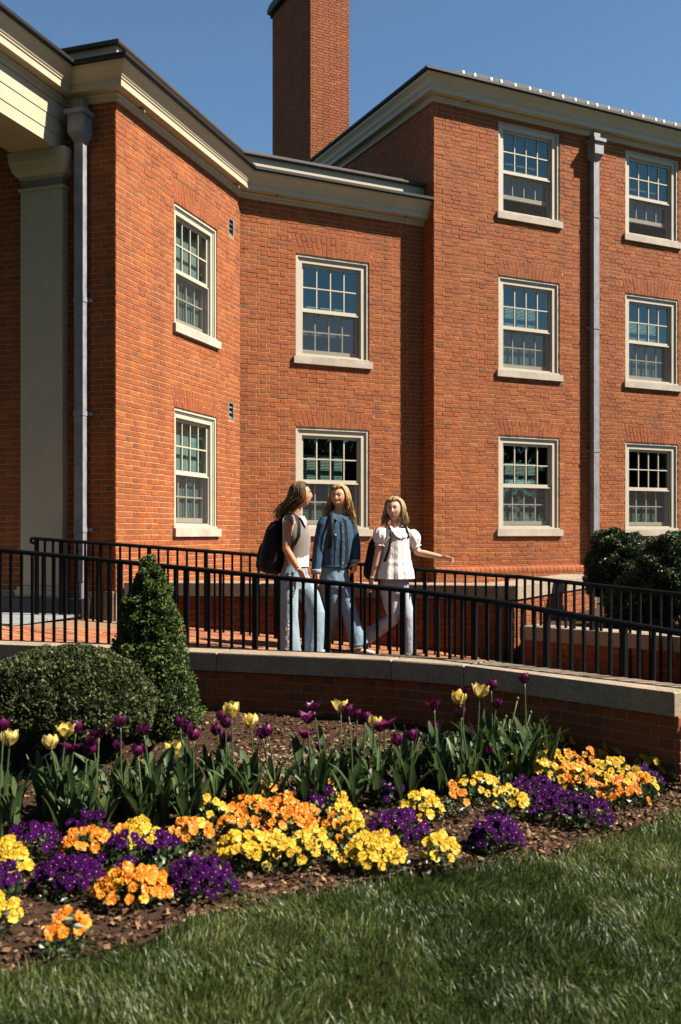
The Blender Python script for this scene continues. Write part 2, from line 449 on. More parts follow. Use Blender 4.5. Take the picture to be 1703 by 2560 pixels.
brick_wall('F', WF, 0.0, F_LEN, 0.94, Z_EAVE+0.02, [], 30, phase=0.05)
brick_wall('T', WT, 0.0, RET, 3.22-36*COURSE, Z_EAVE_R+0.02, [], 0)
# granite course under the shaded return wall
g = MB()
for a, b in ((0.0, 1.25), (1.26, 2.4), (2.41, 3.3), (3.31, F_LEN-0.02)):
    g.obox(WF.P(a, -0.2, 0.4), WF.d*(b-a), WF.n*0.235, (0, 0, 0.545))
g.build('granite_course', [M_granite], bld)
g = MB(); g.obox(WL.P(-0.02, -0.2, 0.4), WL.d*0.5, WL.n*0.215, (0, 0, 0.53)); g.build('granite_course', [M_granite], bld)
# rounded brick water table along the tall wing
for k in range(36):
    u = 0.01 + k*0.0925
    if u > 3.14: break
    b = MB(); b.tone = rb.uniform(.45, .95); seg = 5; pts = []
    zb, zt, o = 0.965, 1.078, 0.085
    prof = [(0.0, zb), (o, zb), (o, zb+0.04)] + [(o - 0.075*(1-math.cos(a)), zb+0.04+0.068*math.sin(a)) for a in (0.5, 0.95, 1.3, 1.57)] + [(0.0, zt)]
    v = [WR.P(u, p, z) for p, z in prof] + [WR.P(u+0.084, p, z) for p, z in prof]; n = len(prof)
    b.add(v, [tuple(range(n)), tuple(range(2*n-1, n-1, -1))] + [(i, i+n, (i+1) % n + n, (i+1) % n) for i in range(n)])
    b.build('bullnose_brick', [M_brick], bld)
bb = MB()
WR2 = Wall(C3 + Vector((WR.n.x, WR.n.y))*0.075, dM)
bb.obox(WR.P(0.0, 0.0, 0.3), WR.d*3.2, WR.n*0.077, (0, 0, 0.665)); bb.obox(WR.P(0.0, 0.0, 0.963), WR.d*3.2, WR.n*0.05, (0, 0, 0.1)); pl = bb.build('plinth', [M_mortar], bld)
wall_build(WR2, lay(0, 3.2, 0.963-COURSE*5, 0.965, rnd=rb), pl, M_brick, rb, 0)

# ------------------------------------------------------------------ windows
def window(W, key, row, blind, mode='normal'):
    a, b, z0, z1 = hole(key, row); P = W.P
    def frame(mb, a, b, c, d, t, tb, tt, o0, o1):
        mb.obox(P(a, o0, c), W.d*t, W.n*(o1-o0), (0,0,d-c)); mb.obox(P(b-t, o0, c), W.d*t, W.n*(o1-o0), (0,0,d-c))
        if tt: mb.obox(P(a+t, o0, d-tt), W.d*(b-a-2*t), W.n*(o1-o0), (0,0,tt))
        if tb: mb.obox(P(a+t, o0, c), W.d*(b-a-2*t), W.n*(o1-o0), (0,0,tb))
    f = MB()                                                     # brick mould, face casing, jamb
    frame(f, a+.003, b-.003, z0, z1-.003, 0.035, 0, 0.035, -0.13, -0.012)
    frame(f, a+.038, b-.038, z0, z1-.038, 0.022, 0, 0.022, -0.13, -0.030)
    frame(f, a+.060, b-.060, z0, z1-.060, 0.060, 0.045, 0.060, -0.19, -0.040)
    win = f.build('window', [M_cas], bld)
    ia, ib, ic, idd = a+.120, b-.120, z0+.045, z1-.120
    zm = (ic+idd)/2 - 0.01
    s = MB(); s.obox(P(a-.045, -0.10, z0-.108), W.d*(b-a+.09), W.n*0.150, (0,0,.106)); s.build('window_sill', [M_limestone], win)
    s = MB(); s.obox(P(a+.0, -0.035, z0), W.d*(b-a), W.n*0.04, (0,0,.028)); s.build('sub_sill', [M_cas], win)
    # upper sash
    u = MB(); frame(u, ia, ib, zm-.02, idd, .038, .05, .04, -0.125, -0.085)
    gw = (ib-ia-.076)
    for i in (1, 2, 3): u.obox(P(ia+.038+gw*i/4-.009, -0.118, zm+.03), W.d*.018, W.n*.028, (0,0,idd-zm-.07))
    zc = (zm+.03 + idd-.04)/2; u.obox(P(ia+.038, -0.120, zc-.009), W.d*gw, W.n*.033, (0,0,.018))
    u.build('upper_sash', [M_cas], win)
    # lower sash (raised a little where the window stands open)
    up = 0.22 if mode == 'open' else 0.0
    l = MB(); frame(l, ia, ib, ic+.03+up, zm+.01+(up*0.0), .038, .065, .04, -0.185, -0.145)
    for i in (1, 2, 3): l.obox(P(ia+.038+gw*i/4-.009, -0.178, ic+.095+up), W.d*.018, W.n*.028, (0,0,zm-.03-ic-.095-up))
    zc2 = (ic+.095+up + zm-.03)/2 + (.12 if mode == 'open' else 0); l.obox(P(ia+.038, -0.180, zc2-.009), W.d*gw, W.n*.033, (0,0,.018))
    l.build('lower_sash', [M_cas], win)
    # panes
    for top in (1, 0):
        oo = -0.105 if top else -0.165
        zs = (zm+.03, zc, idd-.04) if top else (ic+.095+up, zc2, zm-.03)
        for i in range(4):
            for k in (0, 1):
                x0 = ia+.038+gw*i/4+.009; x1 = ia+.038+gw*(i+1)/4-.009
                p = MB(); t = rb.uniform(-.0015, .0015)
                p.add([P(x0, oo+t, zs[k]), P(x1, oo, zs[k]), P(x1, oo, zs[k+1]), P(x0, oo-t, zs[k+1])], [(0,1,2,3)])
                p.build('pane', [M_glass], win)
    sc = MB(); frame(sc, ia+.002, ib-.002, ic+.0, zm-.012, .02, .02, .02, -0.082, -0.066)
    sc.build('screen_frame', [M_cas], win)
    sc = MB(); sc.add([P(ia+.02, -.074, ic+.02), P(ib-.02, -.074, ic+.02), P(ib-.02, -.074, zm-.03), P(ia+.02, -.074, zm-.03)], [(0,1,2,3)])
    sc.build('insect_screen', [M_screen], win)
    # dark room and the blind hanging in it
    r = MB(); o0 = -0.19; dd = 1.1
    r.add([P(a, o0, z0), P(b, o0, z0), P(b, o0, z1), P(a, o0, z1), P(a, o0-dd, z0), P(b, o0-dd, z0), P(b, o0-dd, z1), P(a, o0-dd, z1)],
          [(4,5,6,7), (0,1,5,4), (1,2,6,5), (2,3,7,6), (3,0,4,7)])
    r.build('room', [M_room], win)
    if key == 'L':
        s = MB(); s.add([P(ia-.02, -.205, ic), P(ib+.02, -.205, ic), P(ib+.02, -.205, idd+.02), P(ia-.02, -.205, idd+.02)], [(0,1,2,3)]); s.build('roller_shade', [M_shade], win)
    elif blind:
        bl = MB(); lo, hi, right = blind; z = idd + .02 - (1-hi)*(idd-ic); zb = ic + lo*(idd-ic)
        while z > zb:
            t = rb.uniform(-.002, .002)
            bl.add([P(ia-.01, -0.222, z), P(ib+.01-right, -0.222, z), P(ib+.01-right, -0.205, z-.022+t), P(ia-.01, -0.205, z-.022-t)], [(0,1,2,3)]); z -= .0235
        bl.obox(P(ia-.01, -.24, zb-.02), W.d*(ib-ia+.02-right), W.n*.025, (0,0,.02))
        o = bl.build('blind', [M_blind], win); o['kind'] = 'stuff'
    return win
window(WL, 'L', 1, (0, 1, 0)); window(WL, 'L', 0, (0, 1, 0))
window(WM, 'M', 1, (0.25, .55, 0)); window(WM, 'M', 0, (0.02, .78, .26))
window(WR, 'R', 2, (0.3, 1, 0), 'open'); window(WR, 'R', 1, (0.0, .78, .2)); window(WR, 'R', 0, (0.0, .76, .18))
window(WR, 'S', 2, (0.3, 1, 0), 'open'); window(WR, 'S', 1, (0.0, .78, 0)); window(WR, 'S', 0, (0.0, .30, 0))
# louvred vents
for (a, b, c, d) in VENTS:
    v = MB(); t = .026
    v.obox(WL.P(a, -.09, c), WL.d*t, WL.n*.092, (0,0,d-c)); v.obox(WL.P(b-t, -.09, c), WL.d*t, WL.n*.092, (0,0,d-c))
    v.obox(WL.P(a+t, -.09, c), WL.d*(b-a-2*t), WL.n*.092, (0,0,t)); v.obox(WL.P(a+t, -.09, d-t), WL.d*(b-a-2*t), WL.n*.092, (0,0,t))
    vo = v.build('wall_vent', [M_vent], bld)
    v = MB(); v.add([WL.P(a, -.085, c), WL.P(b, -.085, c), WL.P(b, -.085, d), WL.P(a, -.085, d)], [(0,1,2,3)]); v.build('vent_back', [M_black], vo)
    for i in range(3):
        z = c+t+.012+i*(d-c-2*t)/3; s = MB()
        s.add([WL.P(a+t, -.005, z), WL.P(b-t, -.005, z), WL.P(b-t, -.06, z+.05), WL.P(a+t, -.06, z+.05), WL.P(a+t, -.009, z-.006), WL.P(b-t, -.009, z-.006)], [(0,1,2,3), (4,5,1,0)])
        s.build('louvre', [M_vent], vo)

# ------------------------------------------------------------------ cornices, gutters, parapets
def cornice_prof(z): return [(0.0, z-.002), (.040, z-.002), (.040, z+.055), (.058, z+.072), (.058, z+.09), (.168, z+.09), (.168, z+.165), (.180, z+.172), (.180, z+.185), (.192, z+.20), (.205, z+.235), (.232, z+.275), (.258, z+.30), (.270, z+.330), (.270, z+.339)]
def gutter_prof(z): return [(.10, z+.338), (.310, z+.338), (.318, z+.348), (.318, z+.382), (.310, z+.390), (.02, z+.396)]
S_BEAM = 0.66
B1 = C0 - dF*S_BEAM; B0 = B1 - dL*7.0
def build_sweep(name, path, prof, mat, parent=bld, ends=True):
    m = MB(); sweep(m, path, prof, ends); return m.build(name, mat if isinstance(mat, list) else [mat], parent)
C2x = C2 - dM*0.002
build_sweep('cornice', [B0, B1, C0, C1, C2x], cornice_prof(Z_EAVE), M_trim)
build_sweep('gutter', [B0, B1, C0, C1, C2x], gutter_prof(Z_EAVE), M_gutter)
FB = C0 - dF*3.6
build_sweep('parapet', [FB, C0, C1, C2x], [(.0, Z_EAVE+.39), (.03, Z_EAVE+.39), (.03, Z_EAVE+.625)], M_trim)
build_sweep('parapet_cap', [FB, C0, C1, C2x], [(-.3, Z_EAVE+.622), (.075, Z_EAVE+.622), (.085, Z_EAVE+.64), (.085, Z_EAVE+.665), (.06, Z_EAVE+.672), (.03, Z_EAVE+.70), (-.3, Z_EAVE+.735)], M_cap)
CR1 = C3 + dM*R_LEN
build_sweep('cornice', [RO, C3, CR1], cornice_prof(Z_EAVE_R), M_trim)
build_sweep('gutter', [RO, C3, CR1], gutter_prof(Z_EAVE_R), M_gutter)
# gutter spikes: small round brackets under the corona
for W, us, z in ((WL, (0.42, 3.1), Z_EAVE), (WM, (0.55, 2.75), Z_EAVE), (WR, (0.6, 3.45), Z_EAVE_R)):
    for u in us:
        k = MB(); k.smooth = True; k.tube([W.P(u, .045, z+.085), W.P(u, .11, z+.075), W.P(u, .13, z+.03), W.P(u, .10, z+.015)], .011, 6); k.build('cornice_hook', [M_trim], bld)
# flat roof behind the parapet, hipped roof of the tall wing
r = MB(); q = [FB, C0, C1, C2, C2 - dRet*7, FB - dRet*5]
r.add([(p.x, p.y, Z_EAVE+.38) for p in q], [tuple(range(len(q)))]); r.build('flat_roof', [M_roof], bld)
SL = math.tan(R(30.4)); e0 = C3 + (Vector((WR.n.x, WR.n.y)) + Vector((WT.n.x, WT.n.y)))*0.27
zr = Z_EAVE_R+.372; LR = 3.2; bk = -Vector((WR.n.x, WR.n.y)); bs = -Vector((WT.n.x, WT.n.y))
ridge = e0 + bk*LR + bs*LR
r = MB()
A = e0; Bp = e0 + dM*12
r.add([(A.x, A.y, zr), (Bp.x, Bp.y, zr), ((Bp+bk*LR).x, (Bp+bk*LR).y, zr+LR*SL), (ridge.x, ridge.y, zr+LR*SL)], [(0,1,2,3)])
Cc = e0 - dRet*12
r.add([(A.x, A.y, zr), (ridge.x, ridge.y, zr+LR*SL), ((Cc+bs*LR).x, (Cc+bs*LR).y, zr+LR*SL), (Cc.x, Cc.y, zr)], [(0,1,2,3)])
roof = r.build('roof', [M_roof], bld)
slope = (bk + Vector((0,0))); nrm = Vector((WR.n.x*SL, WR.n.y*SL, 1)).normalized(); up_s = Vector((bk.x, bk.y, SL)).normalized()
M_guard = plain('clear_snow_guard', (0.42, 0.45, 0.47), 0.25, 0.08)
for i, px in enumerate([1156,1185,1226,1251,1286,1322,1348,1379,1405,1436,1467,1490,1519,1553,1577,1605,1637,1657,1686]):
    out = 0.14 if i % 2 else 0.20
    Wg = Wall(C3 + Vector((WR.n.x, WR.n.y))*out, dM); u = Wg.u_of(px); p = Wg.P(u, 0, zr + (0.27-out)*SL)
    g = MB(); g.smooth = True; m3 = WR.d; k = 0.036
    # an arched tab: half disc standing across the slope on a small foot
    ring = [(k*math.cos(a), 0.012 + 0.062*math.sin(a)**0.7) for a in [math.pi*t/8 for t in range(9)]]
    f = [p + m3*x + nrm*y for x, y in [(-k, 0)] + ring[::-1][0:0] + [(x, y) for x, y in ring[::-1]] + [(k, 0)]]
    n = len(f); g.add(f + [q + up_s*0.012 for q in f], [tuple(range(n)), tuple(range(2*n-1, n-1, -1))] + [(j, j+n, (j+1) % n+n, (j+1) % n) for j in range(n)])
    g.obox(p - m3*0.03 - up_s*0.01, m3*0.06, up_s*0.09, nrm*0.008)
    g.build('snow_guard', [M_guard], bld)
# ------------------------------------------------------------------ portico: beam, ceiling, pilaster
e = MB(); dl3 = WL.d; n3 = WL.n; b1 = Vector((B1.x, B1.y, 0))
for z0, z1, o in ((6.02, 6.16, 0.0), (6.162, 6.335, 0.008), (6.337, Z_EAVE-.002, 0.016)):
    e.obox(b1 - dl3*7.0 - n3*0.60 + Vector((0,0,z0)), dl3*6.998, n3*(0.60+o), (0,0,z1-z0))
e.build('beam', [M_trim], bld)
e = MB(); e.obox(b1 - dl3*7.0 - n3*4.0 + Vector((0,0,6.30)), dl3*6.99, n3*3.39, (0,0,.2)); e.build('portico_ceiling', [M_trim], bld)
e = MB(); e.obox(b1 - dl3*7.0 - n3*4.0 + Vector((0,0,6.86)), dl3*7.0, n3*4.0, (0,0,.05)); e.build('portico_roof', [M_gutter], bld)
pw = 0.566; ps = 0.635
pil = MB(); pil.obox(WF.P(F_LEN-ps-pw, 0.0, 0.99), WF.d*pw, WF.n*0.112, (0,0,4.72)); pilo = pil.build('pilaster', [M_trim], bld)
PW = Wall(C0, dF)
def pil_band(mb, grow, z0, z1): mb.obox(WF.P(F_LEN-ps-pw-grow, 0.0, z0), WF.d*(pw+2*grow), WF.n*(0.112+grow), (0,0,z1-z0))
cp = MB(); a0, a1 = F_LEN-ps-pw, F_LEN-ps
for g_, z0, z1 in ((0.022, 5.585, 5.615), (0.0, 5.616, 5.72), (0.012, 5.721, 5.745)): pil_band(cp, g_, z0, z1)
prof = [(0.0, 5.745), (0.03, 5.75), (0.055, 5.775), (0.075, 5.82), (0.085, 5.87), (0.10, 5.90), (0.105, 6.016)]
def pts(g_): 
    return [WF.P(a0-g_, 0.0, 0), WF.P(a0-g_, .112+g_, 0), WF.P(a1+g_, .112+g_, 0), WF.P(a1+g_, 0.0, 0)]
b = len(cp.v)
for g_, z in prof: cp.v.extend([(p.x, p.y, z) for p in pts(g_)])
for i in range(len(prof)-1):
    for k in range(3): cp.face((b+i*4+k, b+i*4+k+1, b+(i+1)*4+k+1, b+(i+1)*4+k))
cp.face([b+(len(prof)-1)*4+k for k in range(4)])
cp.build('capital', [M_trim], pilo)
bs_ = MB(); pil_band(bs_, 0.045, 0.87, 0.955); pil_band(bs_, 0.03, 0.956, 0.99); bs_.build('pilaster_base', [M_trim], pilo)
bk_ = MB(); bk_.obox(WF.P(F_LEN-1.42, 0.03, 0.5), WF.d*1.12, WF.n*0.20, (0,0,.365)); bk_.build('black_plinth', [M_black], bld)
# ------------------------------------------------------------------ downpipes
def downpipe(W, u, z0, z1, w, dep, hw, head, kick):
    m = MB(); m.obox(W.P(u-w/2, .035, z0), W.d*w, W.n*dep, (0,0,z1-z0)); root = m.build('downpipe', [M_lead], bld)
    zt, zf, zb = head; h = MB()
    h.obox(W.P(u-w/2-.008, .03, zf), W.d*(w+.016), W.n*(dep+.02), (0,0,zt-zf))
    h.obox(W.P(u-hw/2, .005, zb), W.d*hw, W.n*(dep+.10), (0,0,zf-.055-zb))
    h.obox(W.P(u-hw/2-.03, .002, zf-.055), W.d*(hw+.06), W.n*(dep+.135), (0,0,.055))
    p0 = [W.P(u-hw/2, .005, zb), W.P(u+hw/2, .005, zb), W.P(u+hw/2, dep+.105, zb), W.P(u-hw/2, dep+.105, zb)]
    p1 = [W.P(u-w/2, .03, zb-.09), W.P(u+w/2, .03, zb-.09), W.P(u+w/2, dep+.04, zb-.09), W.P(u-w/2, dep+.04, zb-.09)]
    h.add(p0+p1, [(0,1,5,4),(1,2,6,5),(2,3,7,6),(3,0,4,7)]); h.build('rainwater_head', [M_lead], root)
    z = z0 + .55
    for z in kick:
        s = MB(); s.obox(W.P(u-w/2-.006, .0, z), W.d*(w+.012), W.n*(dep+.043), (0,0,.055)); s.build('pipe_collar', [M_lead], root)
        s = MB(); s.obox(W.P(u-w/2-.06, .009, z+.01), W.d*(w+.12), W.n*.022, (0,0,.035)); s.build('pipe_strap', [M_lead], root)
    s = MB(); s.tube([W.P(u+.02, .09, z0+.02), W.P(u+.02, .09, z0-.42)], .034, 10); s.build('drain_stub', [M_lead], root)
downpipe(WF, F_LEN-0.405, 1.06, 6.10, .115, .10, .20, (6.55, 6.42, 6.16), (1.62, 2.95, 4.25))
downpipe(WR, 3.17, 0.9, 8.02, .115, .11, .19, (8.44, 8.33, 8.07), (3.0, 5.1, 7.0))
# ------------------------------------------------------------------ chimney
def chimney():
    Y = 24.0; q = Vector(((776-CX)/F_PX*Y, Y)); W1 = Wall(q, dM); W2 = Wall(q - dRet*2.35, dRet); z0, z1 = 8.0, 17.5
    c = MB(); w1, w2 = 1.05, 2.35
    c.obox(W1.P(0, 0, z0), W1.d*w1, -W1.n*w2, (0,0,z1-z0)); root = c.build('chimney', [M_mortar], bld)
    wall_build(W1, lay(0, w1, z0, z1, rnd=rb), root, M_brick, rb, 0, proud=.009)
    wall_build(W2, lay(0, w2, z0, z1, rnd=rb), root, M_brick, rb, 0, proud=.009)
    p = [q - dRet*w2, q, q + dM*w1, q + dM*w1 - dRet*w2, q - dRet*w2]
    m = MB(); zc = 15.15
    sweep(m, p, [(0.0, zc), (.15, zc+.02), (.17, zc+.10), (.10, zc+.28), (.0, zc+.42)], False); m.build('chimney_band', [M_gutter], root)
    m = MB()
    for i in range(4):
        m.obox(W1.P(0.0 + i*.26, .012, 9.2 + i*.17 + .78), W1.d*.26, W1.n*.012, (0,0,.34))
    m.build('lead_flashing', [plain('lead_flashing', (0.33,0.35,0.34), 0.6)], root)
chimney()
# ------------------------------------------------------------------ ground, walls and ramp in front
def zf(x, y):
    s1 = x + 3.0; s2 = 3.6 + (x-.62)*.722 + (y-7.4)*-.692
    s = max(s1, s2) if x > 0.3 else s1
    return min(.68, .64 - .078*s)
def zg(x, y):
    t = (y - 3.2)/(7.6 - 3.2)
    return max(-0.02, min(.21, .21*t)) if y > 2.0 else -0.02
ZC = .675
FE = [(-6.5, 9.38), (-2.443, 8.225), (-.964, 7.755), (.3715, 7.312), (.868, 7.01), (1.949, 5.80)]
FEv = [Vector(p) for p in FE]
def offset_path(path, o):
    path = [Vector(p) for p in path]; n = len(path); r = []
    for i in range(n):
        d0 = (path[i]-path[i-1]).normalized() if i else (path[1]-path[0]).normalized()
        d1 = (path[i+1]-path[i]).normalized() if i < n-1 else d0
        n0, n1 = Vector((d0.y, -d0.x)), Vector((d1.y, -d1.x)); m = n0+n1; m = m/m.dot(n0)
        r.append(path[i] + m*o)
    return r
def coping(name, path, width, z1, th, parent, over=.03, joint=.006, mat=None, bev=.008):
    """one stone per path segment, outer edge on the path"""
    inn = offset_path(path, -width); path = [Vector(p) for p in path]
    for i in range(len(path)-1):
        d = (path[i+1]-path[i]).normalized()*joint/2
        a, b, c, e = path[i]+d, path[i+1]-d, inn[i+1]-d, inn[i]+d
        m = MB(); z0 = z1-th; q = [a, b, c, e]; cen = (a+b+c+e)/4
        sh = [p + (cen-p).normalized()*bev*1.4 for p in q]
        L = [[(p.x, p.y, z0) for p in q], [(p.x, p.y, z1-bev) for p in q], [(p.x, p.y, z1) for p in sh]]
        m.add(L[0]+L[1]+L[2], [(3,2,1,0)] + [(k, (k+1) % 4, (k+1) % 4+4, k+4) for k in range(4)] + [(k+4, (k+1) % 4+4, (k+1) % 4+8, k+8) for k in range(4)] + [(8,9,10,11)])
        m.build(name, [mat or M_granite], parent)
rw = thing('retaining_wall', 'low curved brick garden wall with grey granite coping below the front railing', 'wall', (0, 7.6, 0))
fw = offset_path(FE, -.035); fi = offset_path(FE, -.30)
core = MB()
for i in range(len(fw)-1):
    a, b, c, e = fw[i], fw[i+1], fi[i+1], fi[i]
    core.add([(p.x, p.y, z) for z in (-.2, ZC-.141) for p in (a, b, c, e)], [(0,1,5,4),(1,2,6,5),(2,3,7,6),(3,0,4,7),(4,5,6,7)])
core.build('wall_core', [M_mortar_old], rw)
rr = random.Random(5)
for i, sg in zip(range(len(fw)-1), (20, 70, 70, 40, 90)):
    W = Wall(fw[i], fw[i+1]-fw[i]); Ln = (fw[i+1]-fw[i]).length
    n0 = MB(); n0.add([W.P(0,-.002,0), W.P(Ln,-.002,0), W.P(Ln,-.002,ZC-.15), W.P(0,-.002,ZC-.15)], [(0,1,2,3)]); wface = n0.build('wall_face', [M_mortar_old], rw)
    wall_build(W, lay(0, Ln, ZC-.141-COURSE*9, ZC-.141, rnd=rr), wface, M_brick_old, rr, sg, proud=.006)
We = Wall(fw[-1], (fi[-1]-fw[-1])); n0 = MB(); n0.add([We.P(0,-.002,0), We.P(.265,-.002,0), We.P(.265,-.002,ZC-.15), We.P(0,-.002,ZC-.15)], [(0,1,2,3)]); wface = n0.build('wall_face', [M_mortar_old], rw)
wall_build(We, lay(0, .265, ZC-.141-COURSE*9, ZC-.141, rnd=rr), wface, M_brick_old, rr, 10, proud=.006)
coping('coping_stone', FE, .33, ZC, .14, rw)
# upper planter wall behind the ramp
pw_ = thing('planter_wall', 'raised brick planter wall with pale granite coping against the building', 'wall', (0, 11.0, .5))
UPW = [(-2.47, 11.36), (-.9, 11.16), (.9, 10.83), (1.875, 10.62), (2.80, 12.25), (3.5, 13.5)]
ui = offset_path(UPW, -.03); uw = offset_path(UPW, -.45); ZU = 1.05
core = MB()
for i in range(len(ui)-1):
    a, b, c, e = ui[i], ui[i+1], uw[i+1], uw[i]
    core.add([(p.x, p.y, z) for z in (0.0, ZU-.15) for p in (a, b, c, e)], [(0,1,5,4),(1,2,6,5),(2,3,7,6),(3,0,4,7),(4,5,6,7)])
core.build('wall_core', [M_mortar_old], pw_)
for i, sg in zip(range(len(ui)-1), (60, 70, 50, 50, 0)):
    W = Wall(ui[i], ui[i+1]-ui[i]); Ln = (ui[i+1]-ui[i]).length
    n0 = MB(); n0.add([W.P(0,.0,0), W.P(Ln,.0,0), W.P(Ln,.0,ZU-.15), W.P(0,.0,ZU-.15)], [(0,1,2,3)]); wface = n0.build('wall_face', [M_mortar_old], pw_)
    wall_build(W, lay(0, Ln, ZU-.15-COURSE*11, ZU-.15, rnd=rr), wface, M_brick_old, rr, sg, proud=.006)
coping('coping_stone', UPW, .48, ZU, .15, pw_)
t = MB(); q = offset_path(UPW, -.3); far = [(-2.3, 12.2), (-1.3, 15.0), (1.4, 16.4), (8.5, 19.6), (7.5, 15.5)]
t.add([(p.x, p.y, ZU-.27) for p in q[:4]] + [(2.75, 12.3, ZU-.27), (3.4, 13.6, ZU-.27), (8.5, 19.6, ZU-.27), (1.4, 16.6, ZU-.27), (-1.4, 15.2, ZU-.27), (-2.5, 12.0, ZU-.27)], [tuple(range(10))])
t.build('planter_top', [M_granite], pw_)
# lower planter wall on the right
lw = thing('low_planter_wall', 'low brick wall with granite coping behind the ramp, below the dark shrubs', 'wall', (2.4, 9.5, .2))
LPW = [(1.80, 10.02), (2.62, 9.30), (3.45, 8.60), (4.6, 7.60)]
li = offset_path(LPW, -.03); lb = offset_path(LPW, -.28)
core = MB()
for i in range(len(li)-1):
    a, b, c, e = li[i], li[i+1], lb[i+1], lb[i]
    core.add([(p.x, p.y, z) for z in (-.1, ZC-.136) for p in (a, b, c, e)], [(0,1,5,4),(1,2,6,5),(2,3,7,6),(3,0,4,7),(4,5,6,7)])
core.build('wall_core', [M_mortar_old], lw)
for i, sg in zip(range(len(li)-1), (60, 60, 0)):
    W = Wall(li[i], li[i+1]-li[i]); Ln = (li[i+1]-li[i]).length
    n0 = MB(); n0.add([W.P(0,.0,0), W.P(Ln,.0,0), W.P(Ln,.0,ZC-.15), W.P(0,.0,ZC-.15)], [(0,1,2,3)]); wface = n0.build('wall_face', [M_mortar_old], lw)
    wall_build(W, lay(0, Ln, ZC-.136-COURSE*9, ZC-.136, rnd=rr), wface, M_brick_old, rr, sg, proud=.006)
coping('coping_stone', LPW, .32, ZC, .135, lw)

# ground sheet: one grid to the horizon, with the garden bed's gentle slope
def soil_mat():
    m = NT('mulch_soil'); n = m.noise(26, 8, 0.75); n2 = m.noise(2.2, 4)
    c = m.ramp(n, [(0.25, (0.020,0.012,0.008)), (0.5, (0.056,0.032,0.020)), (0.72, (0.12,0.072,0.045))])
    m.col(m.mix(c, m.ramp(n2, [(0.3, (.75,.72,.7)), (0.7, (1.2,1.15,1.1))]), 0.8, 'MULTIPLY')); m.rough(0.95); m.spec(0.1); m.bump(m.noise(60, 6, .7), 0.9, 0.02); return m.m
M_soil = soil_mat()
M_lawn = plain('lawn_ground', (0.030,0.050,0.014), 0.95, 0.4, 12, spec=0.1)
LAWN = [(-6, 3.2), (-200/1, 3.2)]
EDGE_PX = [(-400, 2500), (0, 2438), (217, 2405), (434, 2324), (700, 2250), (900, 2215), (1050, 2190), (1200, 2160), (1360, 2150), (1520, 2100), (1703, 2030), (1900, 1950)]
EDGE = []
for px, py in EDGE_PX:
    Y = 5.0
    for _ in range(30):
        k = (py-HY)/F_PX; Y = (EYE - zg(0, Y))/k
    EDGE.append(((px-CX)/F_PX*Y, Y))
EX = np.array([p[0] for p in EDGE]); EY = np.array([p[1] for p in EDGE])
def edge_y(x): return np.interp(x, EX, EY)
def grid(name, xs, ys, zfun, mat, keep=None, dz=0.0):
    V = [(x, y, zfun(x, y)+dz) for y in ys for x in xs]; nx = len(xs); Fq = []
    for j in range(len(ys)-1):
        for i in range(nx-1):
            if keep and not keep((xs[i]+xs[i+1])/2, (ys[j]+ys[j+1])/2): continue
            Fq.append((j*nx+i, j*nx+i+1, (j+1)*nx+i+1, (j+1)*nx+i))
    return fast_mesh(name, V, Fq, [mat], smooth=True)
xs = sorted(set([-600, -150, -40, -15] + list(np.round(np.arange(-8, 8.01, .25), 3)) + [15, 40, 150, 600]))
ys = sorted(set([-600, -150, -40, -10, -2] + list(np.round(np.arange(0, 10.01, .25), 3)) + [14, 40, 150, 600]))
tag(link('ground', grid('ground', xs, ys, lambda x, y: zg(x, y) if abs(x) < 14 and y < 12 else -.02, M_lawn, dz=-.012)), kind='structure')
sx = list(np.arange(-6.5, 3.2, .08)); nrow = 46; V = []; Fq = []
for i, x in enumerate(sx):
    y0 = float(edge_y(x)) - .02 + .03*math.sin(x*9); y1 = 9.6 if x < 2.0 else 9.0
    for j in range(nrow):
        y = y0 + (y1-y0)*j/(nrow-1)
        V.append((x, y, zg(x, y) + .012*(mnoise.noise(Vector((x*3, y*3, 0)))) + .012*min(1, j/3) + .012*mnoise.noise(Vector((x*12, y*12, 3)))))
for i in range(len(sx)-1):
    for j in range(nrow-1):
        yy = V[i*nrow+j][1]; xx = sx[i]
        if xx > 1.2 and yy > 7.4: continue
        Fq.append((i*nrow+j, (i+1)*nrow+j, (i+1)*nrow+j+1, i*nrow+j+1))
tag(link('garden_bed', fast_mesh('garden_bed', V, Fq, [M_soil], smooth=True)), kind='structure')

# walkway
M_pave_m = mortar('paving_sand', (0.28,0.17,0.10))
PB = [(0.0,(0.17,0.085,0.06)), (0.2,(0.30,0.12,0.065)), (0.5,(0.40,0.145,0.06)), (0.8,(0.50,0.19,0.075)), (1.0,(0.36,0.22,0.14))]
M_paver = brick_mat('paver_face', PB)
back = offset_path(FE, -.335)
fp = [(p.x, p.y) for p in back]
def inside_ramp(x, y):
    # behind the coping, in front of the back walls
    ok = False
    for i in range(len(back)-1):
        a, b = back[i], back[i+1]; d = b-a
        if (a.x <= x < b.x): 
            return y > a.y + (x-a.x)/(d.x)*d.y
    if x >= back[-1].x: return True
    return x < back[0].x
walk = MB(); nx, ny = 60, 30
Vw = []
for i in range(nx+1):
    x = -6.4 + i*(11.0)/nx
    yb = float(np.interp(x, [p[0] for p in fp], [p[1] for p in fp])) if x < fp[-1][0] else fp[-1][1] - (x-fp[-1][0])*.96
    yt = float(np.interp(x, [-6.4, -2.5, -2.47, -.9, .9, 1.87, 2.62, 3.45, 4.6], [13.2, 11.9, 11.4, 11.2, 10.9, 10.1, 9.4, 8.7, 7.7]))
    for j in range(ny+1):
        y = yb + (yt-yb)*j/ny; Vw.append((x, y, zf(x, y)))
